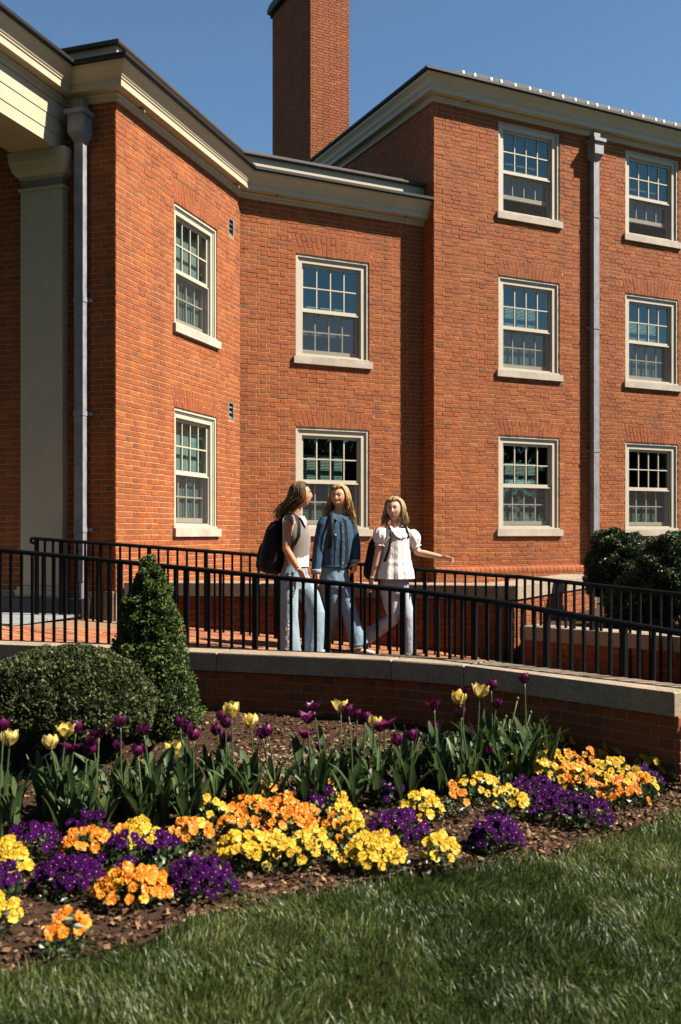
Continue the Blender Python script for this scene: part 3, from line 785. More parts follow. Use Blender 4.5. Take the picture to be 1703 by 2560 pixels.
Fw = [(i*(ny+1)+j, (i+1)*(ny+1)+j, (i+1)*(ny+1)+j+1, i*(ny+1)+j+1) for i in range(nx) for j in range(ny)]
walkway = tag(link('walkway', fast_mesh('walkway', Vw, Fw, [M_pave_m])), kind='structure')
# running pavers, laid along the ramp
V = []; Fq = []; T = []; dw = Vector((.961, -.276)); nw = Vector((.276, .961)); k = 0
for r_ in range(-2, 46):
    for c_ in range(-22, 42):
        u = c_*.208 + (.104 if r_ % 2 else 0); v = r_*.104
        p = Vector((-.96, 8.06)) + dw*u + nw*v; q = p + dw*.2; cen = p + dw*.1 + nw*.05
        if cen.x > 4 or cen.x < -6 or not inside_ramp(p.x-.05, p.y-.02) or not inside_ramp(q.x, q.y-.02): continue
        yt = np.interp(cen.x, [-6.4, -2.5, -2.47, -.9, .9, 1.87, 2.62, 3.45, 4.6], [11.2, 11.2, 11.4, 11.2, 10.9, 10.1, 9.4, 8.7, 7.7])
        if cen.y > yt: continue
        if cen.x < -2.2 and cen.y > 10.1 + (cen.x+3.1)*.5: continue
        b = len(V); h = rr.uniform(.003, .008)
        for zz, sh in ((-.01, 0), (h, .004)):
            for a_, b_ in ((sh, sh), (.2-sh, sh), (.2-sh, .097-sh), (sh, .097-sh)):
                w = p + dw*a_ + nw*b_; V.append((w.x, w.y, zf(w.x, w.y)+zz))
        Fq += [(b+4, b+5, b+6, b+7), (b, b+1, b+5, b+4), (b+1, b+2, b+6, b+5), (b+2, b+3, b+7, b+6), (b+3, b, b+4, b+7)]; T += [rr.random()]*5
pv = link('pavers', fast_mesh('pavers', V, Fq, [M_paver], T), walkway); pv['kind'] = 'stuff'
# bluestone slabs at the building's door side
for i in range(5):
    for j_ in range(2):
        a = WF.P(F_LEN-3.9+i*.72, .25+j_*.62, .672); s = MB(); s.obox(a, WF.d*.71, WF.n*.61, (0,0,.022)); s.build('bluestone_slab', [M_bluestone], walkway)

# ------------------------------------------------------------------ railings
def railing(label, path, ztops, zbots, posts, loc, curl=False, step=.104, group='black handrails along the ramp'):
    root = thing('railing', label, 'railing', loc, group)
    P = [Vector((p[0], p[1], z)) for p, z in zip(path, ztops)]
    L = [0]
    for i in range(len(P)-1): L.append(L[-1] + (Vector(path[i+1])-Vector(path[i])).length)
    def at_s(s):
        for i in range(len(P)-1):
            if s <= L[i+1] or i == len(P)-2:
                t = (s-L[i])/(L[i+1]-L[i]); p = P[i].lerp(P[i+1], t); return p, zbots[i]*(1-t) + zbots[i+1]*t, (P[i+1]-P[i]).normalized()
    m = MB(); m.smooth = False
    # handrail: a rounded cap over a flat channel
    n = len(P); ring = [(-.022, -.010), (-.020, .004), (-.012, .013), (0, .016), (.012, .013), (.020, .004), (.022, -.010), (.010, -.012), (.010, -.024), (-.010, -.024), (-.010, -.012)]
    b = len(m.v); q = len(ring); fine = []
    for i in range(n):
        d0 = (P[i]-P[i-1]).normalized() if i else (P[1]-P[0]).normalized(); d1 = (P[i+1]-P[i]).normalized() if i < n-1 else d0
        t = (d0+d1).normalized(); side = Vector((t.y, -t.x, 0)).normalized()
        for a_, c_ in ring: m.v.append(tuple(P[i] + side*a_ + Vector((0,0,c_))))
    for i in range(n-1):
        for k in range(q): m.face((b+i*q+k, b+i*q+(k+1) % q, b+(i+1)*q+(k+1) % q, b+(i+1)*q+k))
    m.face([b+k for k in range(q)]); m.face([b+(n-1)*q+k for k in range(q)][::-1])
    if curl:
        d = (P[1]-P[0]).normalized(); c = P[0] + Vector((0,0,-.028)); m.smooth = True
        m.tube([c + Vector((0,0,.030)) , c - d*.022 + Vector((0,0,.022)), c - d*.033, c - d*.024 - Vector((0,0,.024)), c + d*.004 - Vector((0,0,.03)), c + d*.03 - Vector((0,0,.026))], .0165, 8)
    m.build('handrail', [M_rail], root)
    s = posts[0]; pp = sorted(posts)
    import bisect
    def upright(nm, s, w):
        p, zb, d = at_s(s); side = Vector((d.x, d.y, 0)).normalized(); pr = Vector((side.y, -side.x, 0)); b = MB()
        b.obox(Vector((p.x, p.y, zb)) - side*w/2 - pr*w/2, side*w, pr*w, (0,0,p.z-.012-zb)); b.build(nm, [M_rail], root)
    for s in pp: upright('post', s, .038)
    edges = [0] + pp + [L[-1]]
    for a, b_ in zip(edges[:-1], edges[1:]):
        k = int(round((b_-a)/step))
        for i in range(1, k): upright('baluster', a + (b_-a)*i/k, .0205)
    return root, L
rp = offset_path(FE, -.350)
# points along the front rail with heights read from the photograph
rl = []; 
for p in rp: rl.append(p)
def zrail(x): return float(np.interp(x, [-6.5, -3.0, -1.0, .39, .99, 1.525, 2.09, 2.4], [1.74, 1.466, 1.298, 1.184, 1.129, 1.062, .992, .955]))
path = [Vector(p) for p in rp]
path = path[:-1] + [path[-2].lerp(path[-1], .5), path[-1], path[-1] + (path[-1]-path[-2])*.5]
FR = path
zt = [zrail(p.x) for p in path]; zb = [zf(p.x, p.y)-.01 for p in path]
LL = [0]
for i in range(len(path)-1): LL.append(LL[-1] + (path[i+1]-path[i]).length)
def s_of_px(path, LL, px):
    best = None
    for i in range(len(path)-1):
        a, b = path[i], path[i+1]; k = (px-CX)/F_PX; d = b-a; den = d.x - k*d.y
        if abs(den) < 1e-9: continue
        t = (k*a.y - a.x)/den
        if -1e-6 <= t <= 1+1e-6: best = LL[i] + t*(LL[i+1]-LL[i])
    return best
posts = [s_of_px(path, LL, px) for px in (300, 466, 638, 820, 1007, 1186, 1367, 1560)] + [s_of_px(path, LL, 300)-1.28, s_of_px(path, LL, 300)-2.56]
posts = [s for s in posts if s and s > 0]
railing('black metal ramp railing standing along the near granite coping', path, zt, zb, posts, (0, 8, .5))
BRp = [(-3.46, 11.22), (-2.57, 11.10), (-1.01, 10.93), (.985, 10.50), (1.72, 10.33), (1.84, 10.28), (2.42, 9.55), (3.02, 8.92), (3.7, 8.25)]
path = [Vector(p) for p in BRp]; zt = [1.555, 1.493, 1.381, 1.218, 1.166, 1.163, 1.115, 1.065, 1.01]; zb = [zf(p.x, p.y)-.01 for p in path]
LL = [0]
for i in range(len(path)-1): LL.append(LL[-1] + (path[i+1]-path[i]).length)
posts = [s_of_px(path, LL, px) for px in (92, 153, 253, 373, 515, 690, 880, 1062, 1267, 1480)]
railing('black metal railing with curled end on the far side of the ramp', path, zt, zb, [s for s in posts if s], (0, 10.8, .5), curl=True)
# ------------------------------------------------------------------ plants
def leaf_mat(name, stops, rough=0.45, trans=0.25, spec=0.5, back=None):
    m = NT(name); c = m.ramp(m.tone(), stops); n = m.noise(14, 3)
    c = m.mix(c, m.ramp(n, [(0.3, (0.75,0.78,0.75)), (0.7, (1.2,1.18,1.1))]), 0.8, 'MULTIPLY')
    m.col(c); m.rough(rough); m.spec(spec)
    if trans:
        tl = m.N('ShaderNodeBsdfTranslucent'); m.L(c, tl.inputs[0]); mx = m.N('ShaderNodeMixShader'); mx.inputs[0].default_value = trans
        m.L(m.p.outputs[0], mx.inputs[1]); m.L(tl.outputs[0], mx.inputs[2]); m.L(mx.outputs[0], m.out.inputs[0])
    return m.m
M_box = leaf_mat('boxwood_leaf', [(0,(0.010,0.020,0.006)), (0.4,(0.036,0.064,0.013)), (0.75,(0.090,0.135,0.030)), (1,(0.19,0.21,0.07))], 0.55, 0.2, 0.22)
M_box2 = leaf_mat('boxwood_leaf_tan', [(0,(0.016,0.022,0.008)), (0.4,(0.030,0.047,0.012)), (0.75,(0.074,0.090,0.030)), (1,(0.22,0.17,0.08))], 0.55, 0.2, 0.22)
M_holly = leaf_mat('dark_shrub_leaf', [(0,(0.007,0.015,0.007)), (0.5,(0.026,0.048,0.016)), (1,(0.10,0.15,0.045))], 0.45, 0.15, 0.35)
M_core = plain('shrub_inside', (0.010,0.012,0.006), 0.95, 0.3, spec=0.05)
M_tulipleaf = leaf_mat('tulip_leaf', [(0,(0.030,0.056,0.018)), (0.5,(0.052,0.090,0.030)), (1,(0.095,0.14,0.05))], 0.5, 0.3, 0.25)
M_stem = leaf_mat('tulip_stem', [(0,(0.055,0.09,0.03)), (1,(0.09,0.13,0.05))], 0.5, 0.1)
M_grass = leaf_mat('grass_blade', [(0,(0.022,0.040,0.011)), (0.5,(0.056,0.088,0.018)), (0.82,(0.13,0.165,0.045)), (1,(0.28,0.27,0.14))], 0.42, 0.32, 0.35)
M_pleaf = leaf_mat('pansy_leaf', [(0,(0.014,0.030,0.010)), (0.6,(0.032,0.062,0.018)), (1,(0.06,0.10,0.03))], 0.45, 0.2)
M_chip = leaf_mat('wood_chip', [(0,(0.022,0.012,0.008)), (0.45,(0.085,0.042,0.024)), (0.7,(0.19,0.105,0.058)), (0.87,(0.36,0.225,0.13)), (1,(0.55,0.41,0.27))], 0.85, 0.0, 0.15)
M_straw = leaf_mat('dry_straw', [(0,(0.16,0.10,0.06)), (0.6,(0.34,0.24,0.15)), (1,(0.48,0.36,0.25))], 0.8, 0.1, 0.2)

def petal_mat(name, c, c2, rough=0.5, trans=0.3):
    m = NT(name); cc = m.ramp(m.tone(), [(0, c), (1, c2)]); m.col(cc); m.rough(rough); m.spec(0.06 if 'purple_pansy' in name else .3)
    tl = m.N('ShaderNodeBsdfTranslucent'); m.L(cc, tl.inputs[0]); mx = m.N('ShaderNodeMixShader'); mx.inputs[0].default_value = trans
    m.L(m.p.outputs[0], mx.inputs[1]); m.L(tl.outputs[0], mx.inputs[2]); m.L(mx.outputs[0], m.out.inputs[0]); return m.m
M_ty = petal_mat('yellow_tulip_petal', (0.66,0.46,0.07), (0.74,0.60,0.22))
M_tp = petal_mat('purple_tulip_petal', (0.045,0.003,0.028), (0.12,0.007,0.070), 0.4, 0.25)
M_py = petal_mat('yellow_pansy_petal', (0.62,0.36,0.008), (0.70,0.47,0.035))
M_po = petal_mat('orange_pansy_petal', (0.70,0.17,0.004), (0.80,0.33,0.02))
M_pp = petal_mat('purple_pansy_petal', (0.016,0.0008,0.028), (0.060,0.003,0.098), 0.8, 0.22)

def quads_from(centres, ax, ay, tone, name, mat, bend=0.25):
    """kite-shaped leaves: centre line ax, half width ay (n,3 arrays); folded along the middle"""
    n = len(centres); nz = np.cross(ax, ay); nz /= (np.linalg.norm(nz, axis=1, keepdims=True)+1e-9)
    ln = np.linalg.norm(ax, axis=1, keepdims=True)
    p0 = centres - ax*0.5; p2 = centres + ax*0.5; lift = nz*ln*bend*0.3
    p1 = centres + ay + lift; p3 = centres - ay + lift
    V = np.stack([p0, p1, p2, p3], 1).reshape(-1, 3); b = np.arange(n)[:, None]*4
    Fq = (b + np.array([[0,1,2,3]]))
    Ft = np.concatenate([b + np.array([[0,1,2]]), b + np.array([[0,2,3]])], 0)
    return fast_mesh(name, V, Ft, [mat], np.concatenate([tone, tone]))

def leafy(name, surf, n, leaf, mat, parent, seed, tip=0.5, tight=0.6):
    """surf(rng, n) -> points, outward normals, tone bias"""
    g = np.random.default_rng(seed); P, N, tb = surf(g, n)
    d = g.normal(size=(n, 3)); d /= np.linalg.norm(d, axis=1, keepdims=True)
    a = N*tip + d*tight; a /= np.linalg.norm(a, axis=1, keepdims=True)
    s = np.cross(a, g.normal(size=(n, 3))); s /= np.linalg.norm(s, axis=1, keepdims=True)
    L = leaf*g.uniform(.7, 1.25, (n, 1))
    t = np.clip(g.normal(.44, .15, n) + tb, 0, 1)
    return link(name, quads_from(P, a*L, s*L*0.30, t, name, mat), parent)

def blob_noise(P, f, seed):
    return np.array([mnoise.noise(Vector((p[0]*f+seed, p[1]*f, p[2]*f))) for p in P])

def shrub(label, cat, base, shape, n, leaf, mat, seed, group=None, clump=.045, freq=13, nm='shrub'):
    """shape(u, v) -> point relative to base on the outer surface, u angle, v 0 top..1 ground"""
    root = thing(nm, label, cat, base, group)
    B = np.array(base)
    def surf(g, k):
        th = g.uniform(0, 2*math.pi, k); v = g.uniform(0, 1, k)
        P = shape(th, v); e = 1e-3
        Pt = shape(th+e, v) - P; Pv = shape(th, v+e) - P; N = np.cross(Pv, Pt); N /= (np.linalg.norm(N, axis=1, keepdims=True)+1e-9)
        flip = (N*P)[:, :2].sum(1) + .3*N[:, 2] < 0; N[flip] *= -1
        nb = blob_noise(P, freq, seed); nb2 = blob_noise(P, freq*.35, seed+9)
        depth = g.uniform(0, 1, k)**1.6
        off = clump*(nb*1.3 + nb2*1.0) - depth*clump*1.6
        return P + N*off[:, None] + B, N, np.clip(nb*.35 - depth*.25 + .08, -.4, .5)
    leafy('foliage', surf, n, leaf, mat, root, seed)['kind'] = 'stuff'
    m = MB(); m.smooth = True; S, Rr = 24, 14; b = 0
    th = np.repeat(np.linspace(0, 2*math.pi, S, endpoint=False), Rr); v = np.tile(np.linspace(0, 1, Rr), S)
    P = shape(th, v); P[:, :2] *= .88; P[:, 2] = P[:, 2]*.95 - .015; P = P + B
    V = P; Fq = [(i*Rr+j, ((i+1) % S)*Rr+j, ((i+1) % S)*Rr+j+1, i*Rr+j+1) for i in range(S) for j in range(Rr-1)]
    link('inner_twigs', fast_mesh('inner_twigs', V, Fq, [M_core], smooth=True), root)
    m = MB(); 
    for k in range(4):
        a = k*1.6+seed; m.tube([Vector(base)+Vector((0,0,-.03)), Vector(base)+Vector((math.cos(a)*.08, math.sin(a)*.08, .25))], [.018, .010], 6)
    m.build('stem', [plain('bark', (0.07,0.05,0.035), 0.9, 0.3, 20)], root)
    return root
def cone_shape(r, h):
    def f(th, v):
        rr_ = r*(0.10 + 0.90*np.power(v, .80))*(1 - .30*np.clip((v-.86)/.14, 0, 1)**2)*np.clip(v/.04, 0, 1)**.5
        return np.stack([rr_*np.cos(th), rr_*np.sin(th), h*(1-v)], 1)
    return f
def dome_shape(rx, ry, h, p=1.0):
    def f(th, v):
        a = v*1.85; s = np.sin(np.minimum(a, 1.62))**.85; c = np.cos(a)
        lo = np.clip((a-1.4)/.45, 0, 1)
        return np.stack([rx*s*(1-.18*lo**2)*np.cos(th), ry*s*(1-.18*lo**2)*np.sin(th), h*.42 + h*.58*c], 1)
    return f
Pc = at(376, 1800, 7.02); zc_ = zg(Pc.x, 7.02)
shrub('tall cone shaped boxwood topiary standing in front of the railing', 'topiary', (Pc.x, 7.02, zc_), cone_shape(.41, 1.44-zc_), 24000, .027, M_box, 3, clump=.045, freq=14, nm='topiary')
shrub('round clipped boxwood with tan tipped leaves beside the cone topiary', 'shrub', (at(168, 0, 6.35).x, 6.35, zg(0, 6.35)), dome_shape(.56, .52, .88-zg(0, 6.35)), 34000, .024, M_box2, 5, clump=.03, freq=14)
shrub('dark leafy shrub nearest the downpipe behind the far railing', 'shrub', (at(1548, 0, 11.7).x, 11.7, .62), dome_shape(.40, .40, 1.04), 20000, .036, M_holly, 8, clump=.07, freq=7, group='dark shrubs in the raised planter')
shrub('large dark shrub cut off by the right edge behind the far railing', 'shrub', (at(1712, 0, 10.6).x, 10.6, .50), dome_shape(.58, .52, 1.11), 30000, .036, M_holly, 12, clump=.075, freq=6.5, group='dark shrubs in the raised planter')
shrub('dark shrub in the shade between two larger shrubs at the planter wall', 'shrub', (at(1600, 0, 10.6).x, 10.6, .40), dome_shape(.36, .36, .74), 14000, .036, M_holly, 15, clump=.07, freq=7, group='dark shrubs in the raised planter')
soil2 = MB(); soil2.add([(1.85, 10.2, .6), (3.5, 8.9, .6), (4.7, 8.0, .6), (8.5, 12, .6), (8.5, 16.5, .6), (3.2, 14.2, .6), (2.1, 10.7, .6)], [tuple(range(7))])
tag(soil2.build('planter_soil', [M_soil]), kind='structure')

# ---- tulips
def tulip_bloom(mat, seed, openness, size):
    g = random.Random(seed); m = MB(); m.smooth = True
    for k in range(6):
        a = k*math.pi/3 + g.uniform(-.1, .1); inner = k % 2; o = openness*(g.uniform(.7, 1.3)); m.tone = g.uniform(0, 1)
        rows = []; H = size*(1.0 if inner else .96)*g.uniform(.93, 1.06)
        for j in range(6):
            t = j/5
            rad = (.10 + .95*math.sin(min(1, t*1.25)*math.pi*.55)*(1-.32*t*t) + o*t*t*t*1.5)*size*.52*(0.92 if inner else 1.05)
            w = size*.40*math.sin(math.pi*min(1, .14+.80*t))**.7*(1-.5*t**5)
            if j == 5: w = size*.05
            rows.append((rad, w, H*t*(1-.18*o*t)))
        b = len(m.v)
        for rad, w, z in rows:
            for s_ in (-1, 0, 1):
                wa = w*s_; rr_ = rad - abs(s_)*rad*.18
                m.v.append((math.cos(a)*rr_ - math.sin(a)*wa, math.sin(a)*rr_ + math.cos(a)*wa, z))
        for j in range(5):
            for s_ in range(2): m.face((b+j*3+s_, b+j*3+s_+1, b+(j+1)*3+s_+1, b+(j+1)*3+s_))
    m.tone = .1; m.smooth = False
    m.tube([(0,0,0), (0,0,size*.4)], size*.05, 5)
    return m.mesh('bloom', [mat])
BY = [tulip_bloom(M_ty, i, [.1, .25, .4, .15][i], .078) for i in range(4)]
BP = [tulip_bloom(M_tp, 20+i, [.05, .35, .9, .15, 1.4][i], .061) for i in range(5)]
def tulip_leaf(seed):
    g = random.Random(seed); m = MB(); m.smooth = True; L = g.uniform(.26, .40); w0 = g.uniform(.010, .021); n = 8; m.tone = g.uniform(.1, .95)
    lean = g.uniform(.08, .60); drop = g.uniform(0, 1.1) if seed % 3 == 0 else g.uniform(0, .35); tw = g.uniform(-.8, .8); x = z = 0; b = len(m.v)
    for j in range(n+1):
        t = j/n; w = w0*(.5 + 1.3*t)*(1-t)**.62*1.55 if t < 1 else 0.001
        ang = math.pi/2 - lean*(.4+t*.8) - drop*t*t*1.3
        if j: x += math.cos(ang)*L/n; z += math.sin(ang)*L/n
        c, s_ = math.cos(tw*t), math.sin(tw*t); wav = .006*math.sin(t*9+seed)
        for k in (-1, 0, 1):
            wy = w*k*c; wx = w*k*s_; up = abs(k)*w*.45
            m.v.append((x+wx-up*math.sin(ang), wy+wav*k, z + up*math.cos(ang)*.6))
    for j in range(n):
        for k in range(2): m.face((b+j*3+k, b+j*3+k+1, b+(j+1)*3+k+1, b+(j+1)*3+k))
    return m.mesh('leaf', [M_tulipleaf])
TL = [tulip_leaf(i) for i in range(16)]
tr = random.Random(31)
PURP = [(8,1670),(175,1675),(228,1685),(278,1660),(332,1680),(163,1718),(200,1727),(216,1708),(270,1716),(318,1728),(337,1722),(415,1663),(430,1674),(446,1692),(511,1648),(501,1680),(524,1697),(520,1664),(606,1688),(618,1683),(723,1625),(709,1653),(700,1687),(735,1720),(803,1635),(822,1643),(841,1651),(888,1664),(876,1672),(918,1704),(949,1694),(1000,1622),(997,1673),(1063,1640),(1073,1685),(1131,1578),(1142,1618),(1208,1562),(1069,1588),(1127,1728)]
YEL = [(22,1699),(118,1708),(150,1680),(403,1722),(533,1636),(578,1660),(785,1626),(860,1662),(1060,1606),(1104,1590)]
def row_Y(x): return float(np.interp(x, [0, 300, 620, 900, 1100, 1250, 1350], [5.05, 5.2, 5.45, 5.55, 5.80, 6.05, 6.1]))
def tulip(px, py, kind, label, group, scale=1.0):
    Y = row_Y(px) + tr.uniform(-.22, .28); X = (px*1.0861-CX)/F_PX*Y
    bx, by = X + tr.uniform(-.045, .045), Y + tr.uniform(-.05, .05); g0 = zg(bx, by)
    root = thing('tulip', label, 'tulip', (bx, by, g0), group)
    if kind:
        head = at(px*1.0861, py*1.0861, Y); size = .080 if kind == 'y' else .061
        top = head - Vector((0, 0, size*.45*scale)); base = Vector((bx, by, g0)); mid = base.lerp(top, .55) + Vector((tr.uniform(-.02,.02), tr.uniform(-.02,.02), 0))
        m = MB(); m.smooth = True; m.tone = tr.random(); m.tube([base, mid, top - (top-mid)*.15, top], [.0052, .0046, .004, .004], 6); m.build('stem', [M_stem], root)
        o = link('bloom', tr.choice(BY if kind == 'y' else BP), root)
        d = (top-mid).normalized(); q = d.to_track_quat('Z', 'Y').to_matrix().to_4x4() @ Matrix.Rotation(tr.uniform(0, 6.28), 4, 'Z') @ Matrix.Rotation(tr.uniform(-.25, .25), 4, 'X')
        q = q @ Matrix.Scale(scale*tr.uniform(.92, 1.1), 4); q.translation = top; o.matrix_basis = q
    for k in range(tr.choice((4, 5, 5, 6)) if kind else tr.choice((6, 7, 8))):
        o = link('leaf', tr.choice(TL), root); s = tr.uniform(.75, 1.12)
        q = Matrix.Rotation(tr.uniform(0, 6.28), 4, 'Z') @ Matrix.Scale(s, 4); q.translation = Vector((bx + tr.uniform(-.025,.025), by + tr.uniform(-.025,.025), g0-.01)); o.matrix_basis = q
ORD = ['leftmost', 'second', 'third', 'fourth', 'fifth', 'sixth', 'seventh', 'eighth', 'ninth', 'tenth', 'eleventh', 'twelfth', 'thirteenth', 'fourteenth']
ZONE = [(0, 380, 'before the round boxwood'), (380, 560, 'right of the cone topiary'), (560, 770, 'in the middle of the row'), (770, 960, 'below the bend of the wall'), (960, 1500, 'in front of the right wall')]
for lst, kind, cname in ((PURP, 'p', 'purple'), (YEL, 'y', 'pale yellow')):
    for z0, z1, where in ZONE:
        zs_ = sorted([p for p in lst if z0 <= p[0] < z1])
        for i, (px, py) in enumerate(zs_):
            o_ = 'single' if len(zs_) == 1 else ('leftmost' if i == 0 else 'rightmost' if i == len(zs_)-1 else ORD[i] + ' from left of the')
            tulip(px, py, kind, f'{o_} {cname} tulip {where}' if 'from left' not in o_ else f'{cname} tulip {where}, {ORD[i]} from the left', f'{cname} tulips in the flower bed', .72 if (px, py) in ((1127,1728),(735,1720),(1073,1685),(1069,1588)) else 1.0)
bare = []
for i in range(74):
    bare.append(tr.choice([tr.uniform(-20, 470), tr.uniform(380, 960), tr.uniform(930, 1270), tr.uniform(1000, 1250)]))
bare.sort(); NUM = ORD + ['fifteenth', 'sixteenth', 'seventeenth', 'eighteenth', 'nineteenth'] + ['twentieth'] + ['twenty ' + w for w in ('first', 'second', 'third', 'fourth', 'fifth', 'sixth', 'seventh', 'eighth', 'ninth')] + ['thirtieth'] + ['thirty ' + w for w in ('first', 'second', 'third', 'fourth', 'fifth', 'sixth', 'seventh', 'eighth', 'ninth')] + ['fortieth'] + ['forty ' + w for w in ('first', 'second', 'third', 'fourth', 'fifth', 'sixth')]
seen = {}
for px in bare:
    zone = [w for a, b, w in ZONE if a <= max(0, px) < b][0]; k = seen[zone] = seen.get(zone, -1) + 1
    tulip(px, 0, None, f'flowerless tulip plant {zone}, {NUM[k] if k else "first"} from the left', 'flowerless tulip plants in the flower bed')
for i, (px, py) in enumerate([(1192, 1608), (1165, 1650), (1152, 1665), (1018, 1660), (968, 1690), (1222, 1640)]):
    Y = row_Y(px) + .1; top = at(px*1.0861, py*1.0861, Y); bx = top.x - .06; g0 = zg(bx, Y)
    root = thing('tulip', f'bare tulip stalk that has lost its petals, {ORD[i] if i else "leftmost"} of those by the right wall' if i else 'bare tulip stalk without petals standing highest by the right wall', 'tulip', (bx, Y, g0), 'spent tulip stalks')
    m = MB(); m.smooth = True; m.tone = .9; b0 = Vector((bx, Y, g0)); m.tube([b0, b0.lerp(top, .6) + Vector((-.02,0,0)), top], [.005, .004, .0035], 6); m.build('stem', [M_stem], root)
    m = MB(); m.smooth = True; m.tone = .8; m.sphere(top, (.008,.008,.012), 6, 5); m.build('seed_head', [M_stem], root)

# ---- pansies
def pansy_mesh(mat, seed):
    g = random.Random(seed); m = MB(); m.smooth = False
    for k, (a, r, c) in enumerate(((.9, .0165, .014), (2.25, .0165, .014), (-.35, .0155, .013), (3.5, .0155, .013), (-1.57, .019, .013))):
        m.tone = g.uniform(0, 1)**1.3; cx, cy = math.cos(a)*c, math.sin(a)*c; b = len(m.v); z = .001*k
        m.v.append((cx*.15, cy*.15, z-.002))
        for j in range(8):
            t = 2*math.pi*j/8; m.v.append((cx + math.cos(t)*r, cy + math.sin(t)*r, z + .003*math.sin(t*3+seed) + .004*g.uniform(-1, 1)))
        for j in range(8): m.face((b, b+1+j, b+1+(j+1) % 8))
    m.mi = 1; m.tone = .9; m.add([(-.003,-.002,.007), (.003,-.002,.007), (0,.004,.007)], [(0,1,2)])
    return m.mesh('flower', [mat, M_py if mat is not M_py else M_po])
PF = {'Y': [pansy_mesh(M_py, i) for i in range(4)], 'O': [pansy_mesh(M_po, 10+i) for i in range(4)], 'P': [pansy_mesh(M_pp, 20+i) for i in range(4)]}
CL = [(15,2000,52,42,'Y'),(8,2143,24,32,'Y'),(155,2185,52,42,'o'),(75,1962,70,32,'P'),(205,1928,48,30,'P'),(200,1972,55,28,'O'),(312,1937,58,46,'X'),(295,1992,55,25,'P'),(160,2035,80,45,'P'),(305,2058,82,50,'O'),(462,2040,78,46,'P'),(12,2075,28,20,'P'),
      (440,1945,50,30,'O'),(490,1893,35,22,'Y'),(565,1968,72,50,'Y'),(575,1882,55,30,'O'),(655,1885,55,36,'O'),(740,1872,38,20,'P'),(745,1856,30,12,'Y'),(792,1905,38,32,'Y'),(665,1932,60,24,'O'),(715,1970,58,38,'Y'),(865,1975,76,48,'Y'),(915,1920,70,34,'P'),
      (893,1843,42,24,'P'),(972,1858,42,46,'Y'),(1015,1990,42,30,'Y'),(1100,1828,60,30,'Y'),(1145,1928,58,50,'P'),(1180,1873,38,20,'Y'),(1228,1832,60,34,'P'),(1290,1872,60,34,'P'),(1358,1890,48,30,'P'),(1278,1772,58,30,'X'),(1368,1772,58,26,'O'),
      (1395,1795,50,28,'Y'),(1330,1808,58,28,'O'),(1430,1838,60,30,'O'),(1503,1788,52,20,'Y'),(1482,1812,44,25,'P'),(1192,1788,30,22,'Y'),(1292,1735,36,16,'Y'),(1462,1766,30,12,'P'),(1050,1872,28,16,'o'),
      (1240,1757,34,16,'Y'),(1312,1786,40,18,'O'),(1250,1800,34,18,'Y'),(1415,1762,34,14,'Y'),(1352,1836,40,18,'O'),(1472,1842,30,16,'O'),(1292,1812,34,18,'Y'),(1150,1806,34,18,'Y'),(1420,1800,40,20,'Y'),(1478,1830,34,18,'Y'),(620,1862,34,20,'O'),(700,1912,40,22,'O'),(545,1925,44,22,'O'),(775,1880,30,18,'Y'),(812,1948,36,24,'Y'),(778,1940,32,20,'O'),(630,1992,36,22,'Y'),(380,1995,34,22,'P'),(1545,1795,22,12,'Y')]
def ground_Y(py, x=0.0):
    Y = 5.0
    for _ in range(25): Y = (EYE - zg(x, Y))/((py-HY)/F_PX)
    return Y
pr = random.Random(77)
CN = {'Y': 'yellow', 'O': 'orange', 'P': 'purple', 'X': 'yellow and orange', 'o': 'sparse orange'}
def where_label(x, y):
    side = 'at the left edge of the bed' if x < 60 else 'below the round boxwood' if x < 380 else 'below the cone topiary' if x < 520 else 'in the middle of the bed' if x < 800 else 'below the bend of the wall' if x < 1050 else 'below the right wall' if x < 1400 else 'at the end of the brick wall'
    return side
cnt = {}
for c in CL: cnt.setdefault((c[4], where_label(c[0], c[1])), []).append((c[1], c[0]))
for k in cnt: cnt[k].sort(reverse=True)
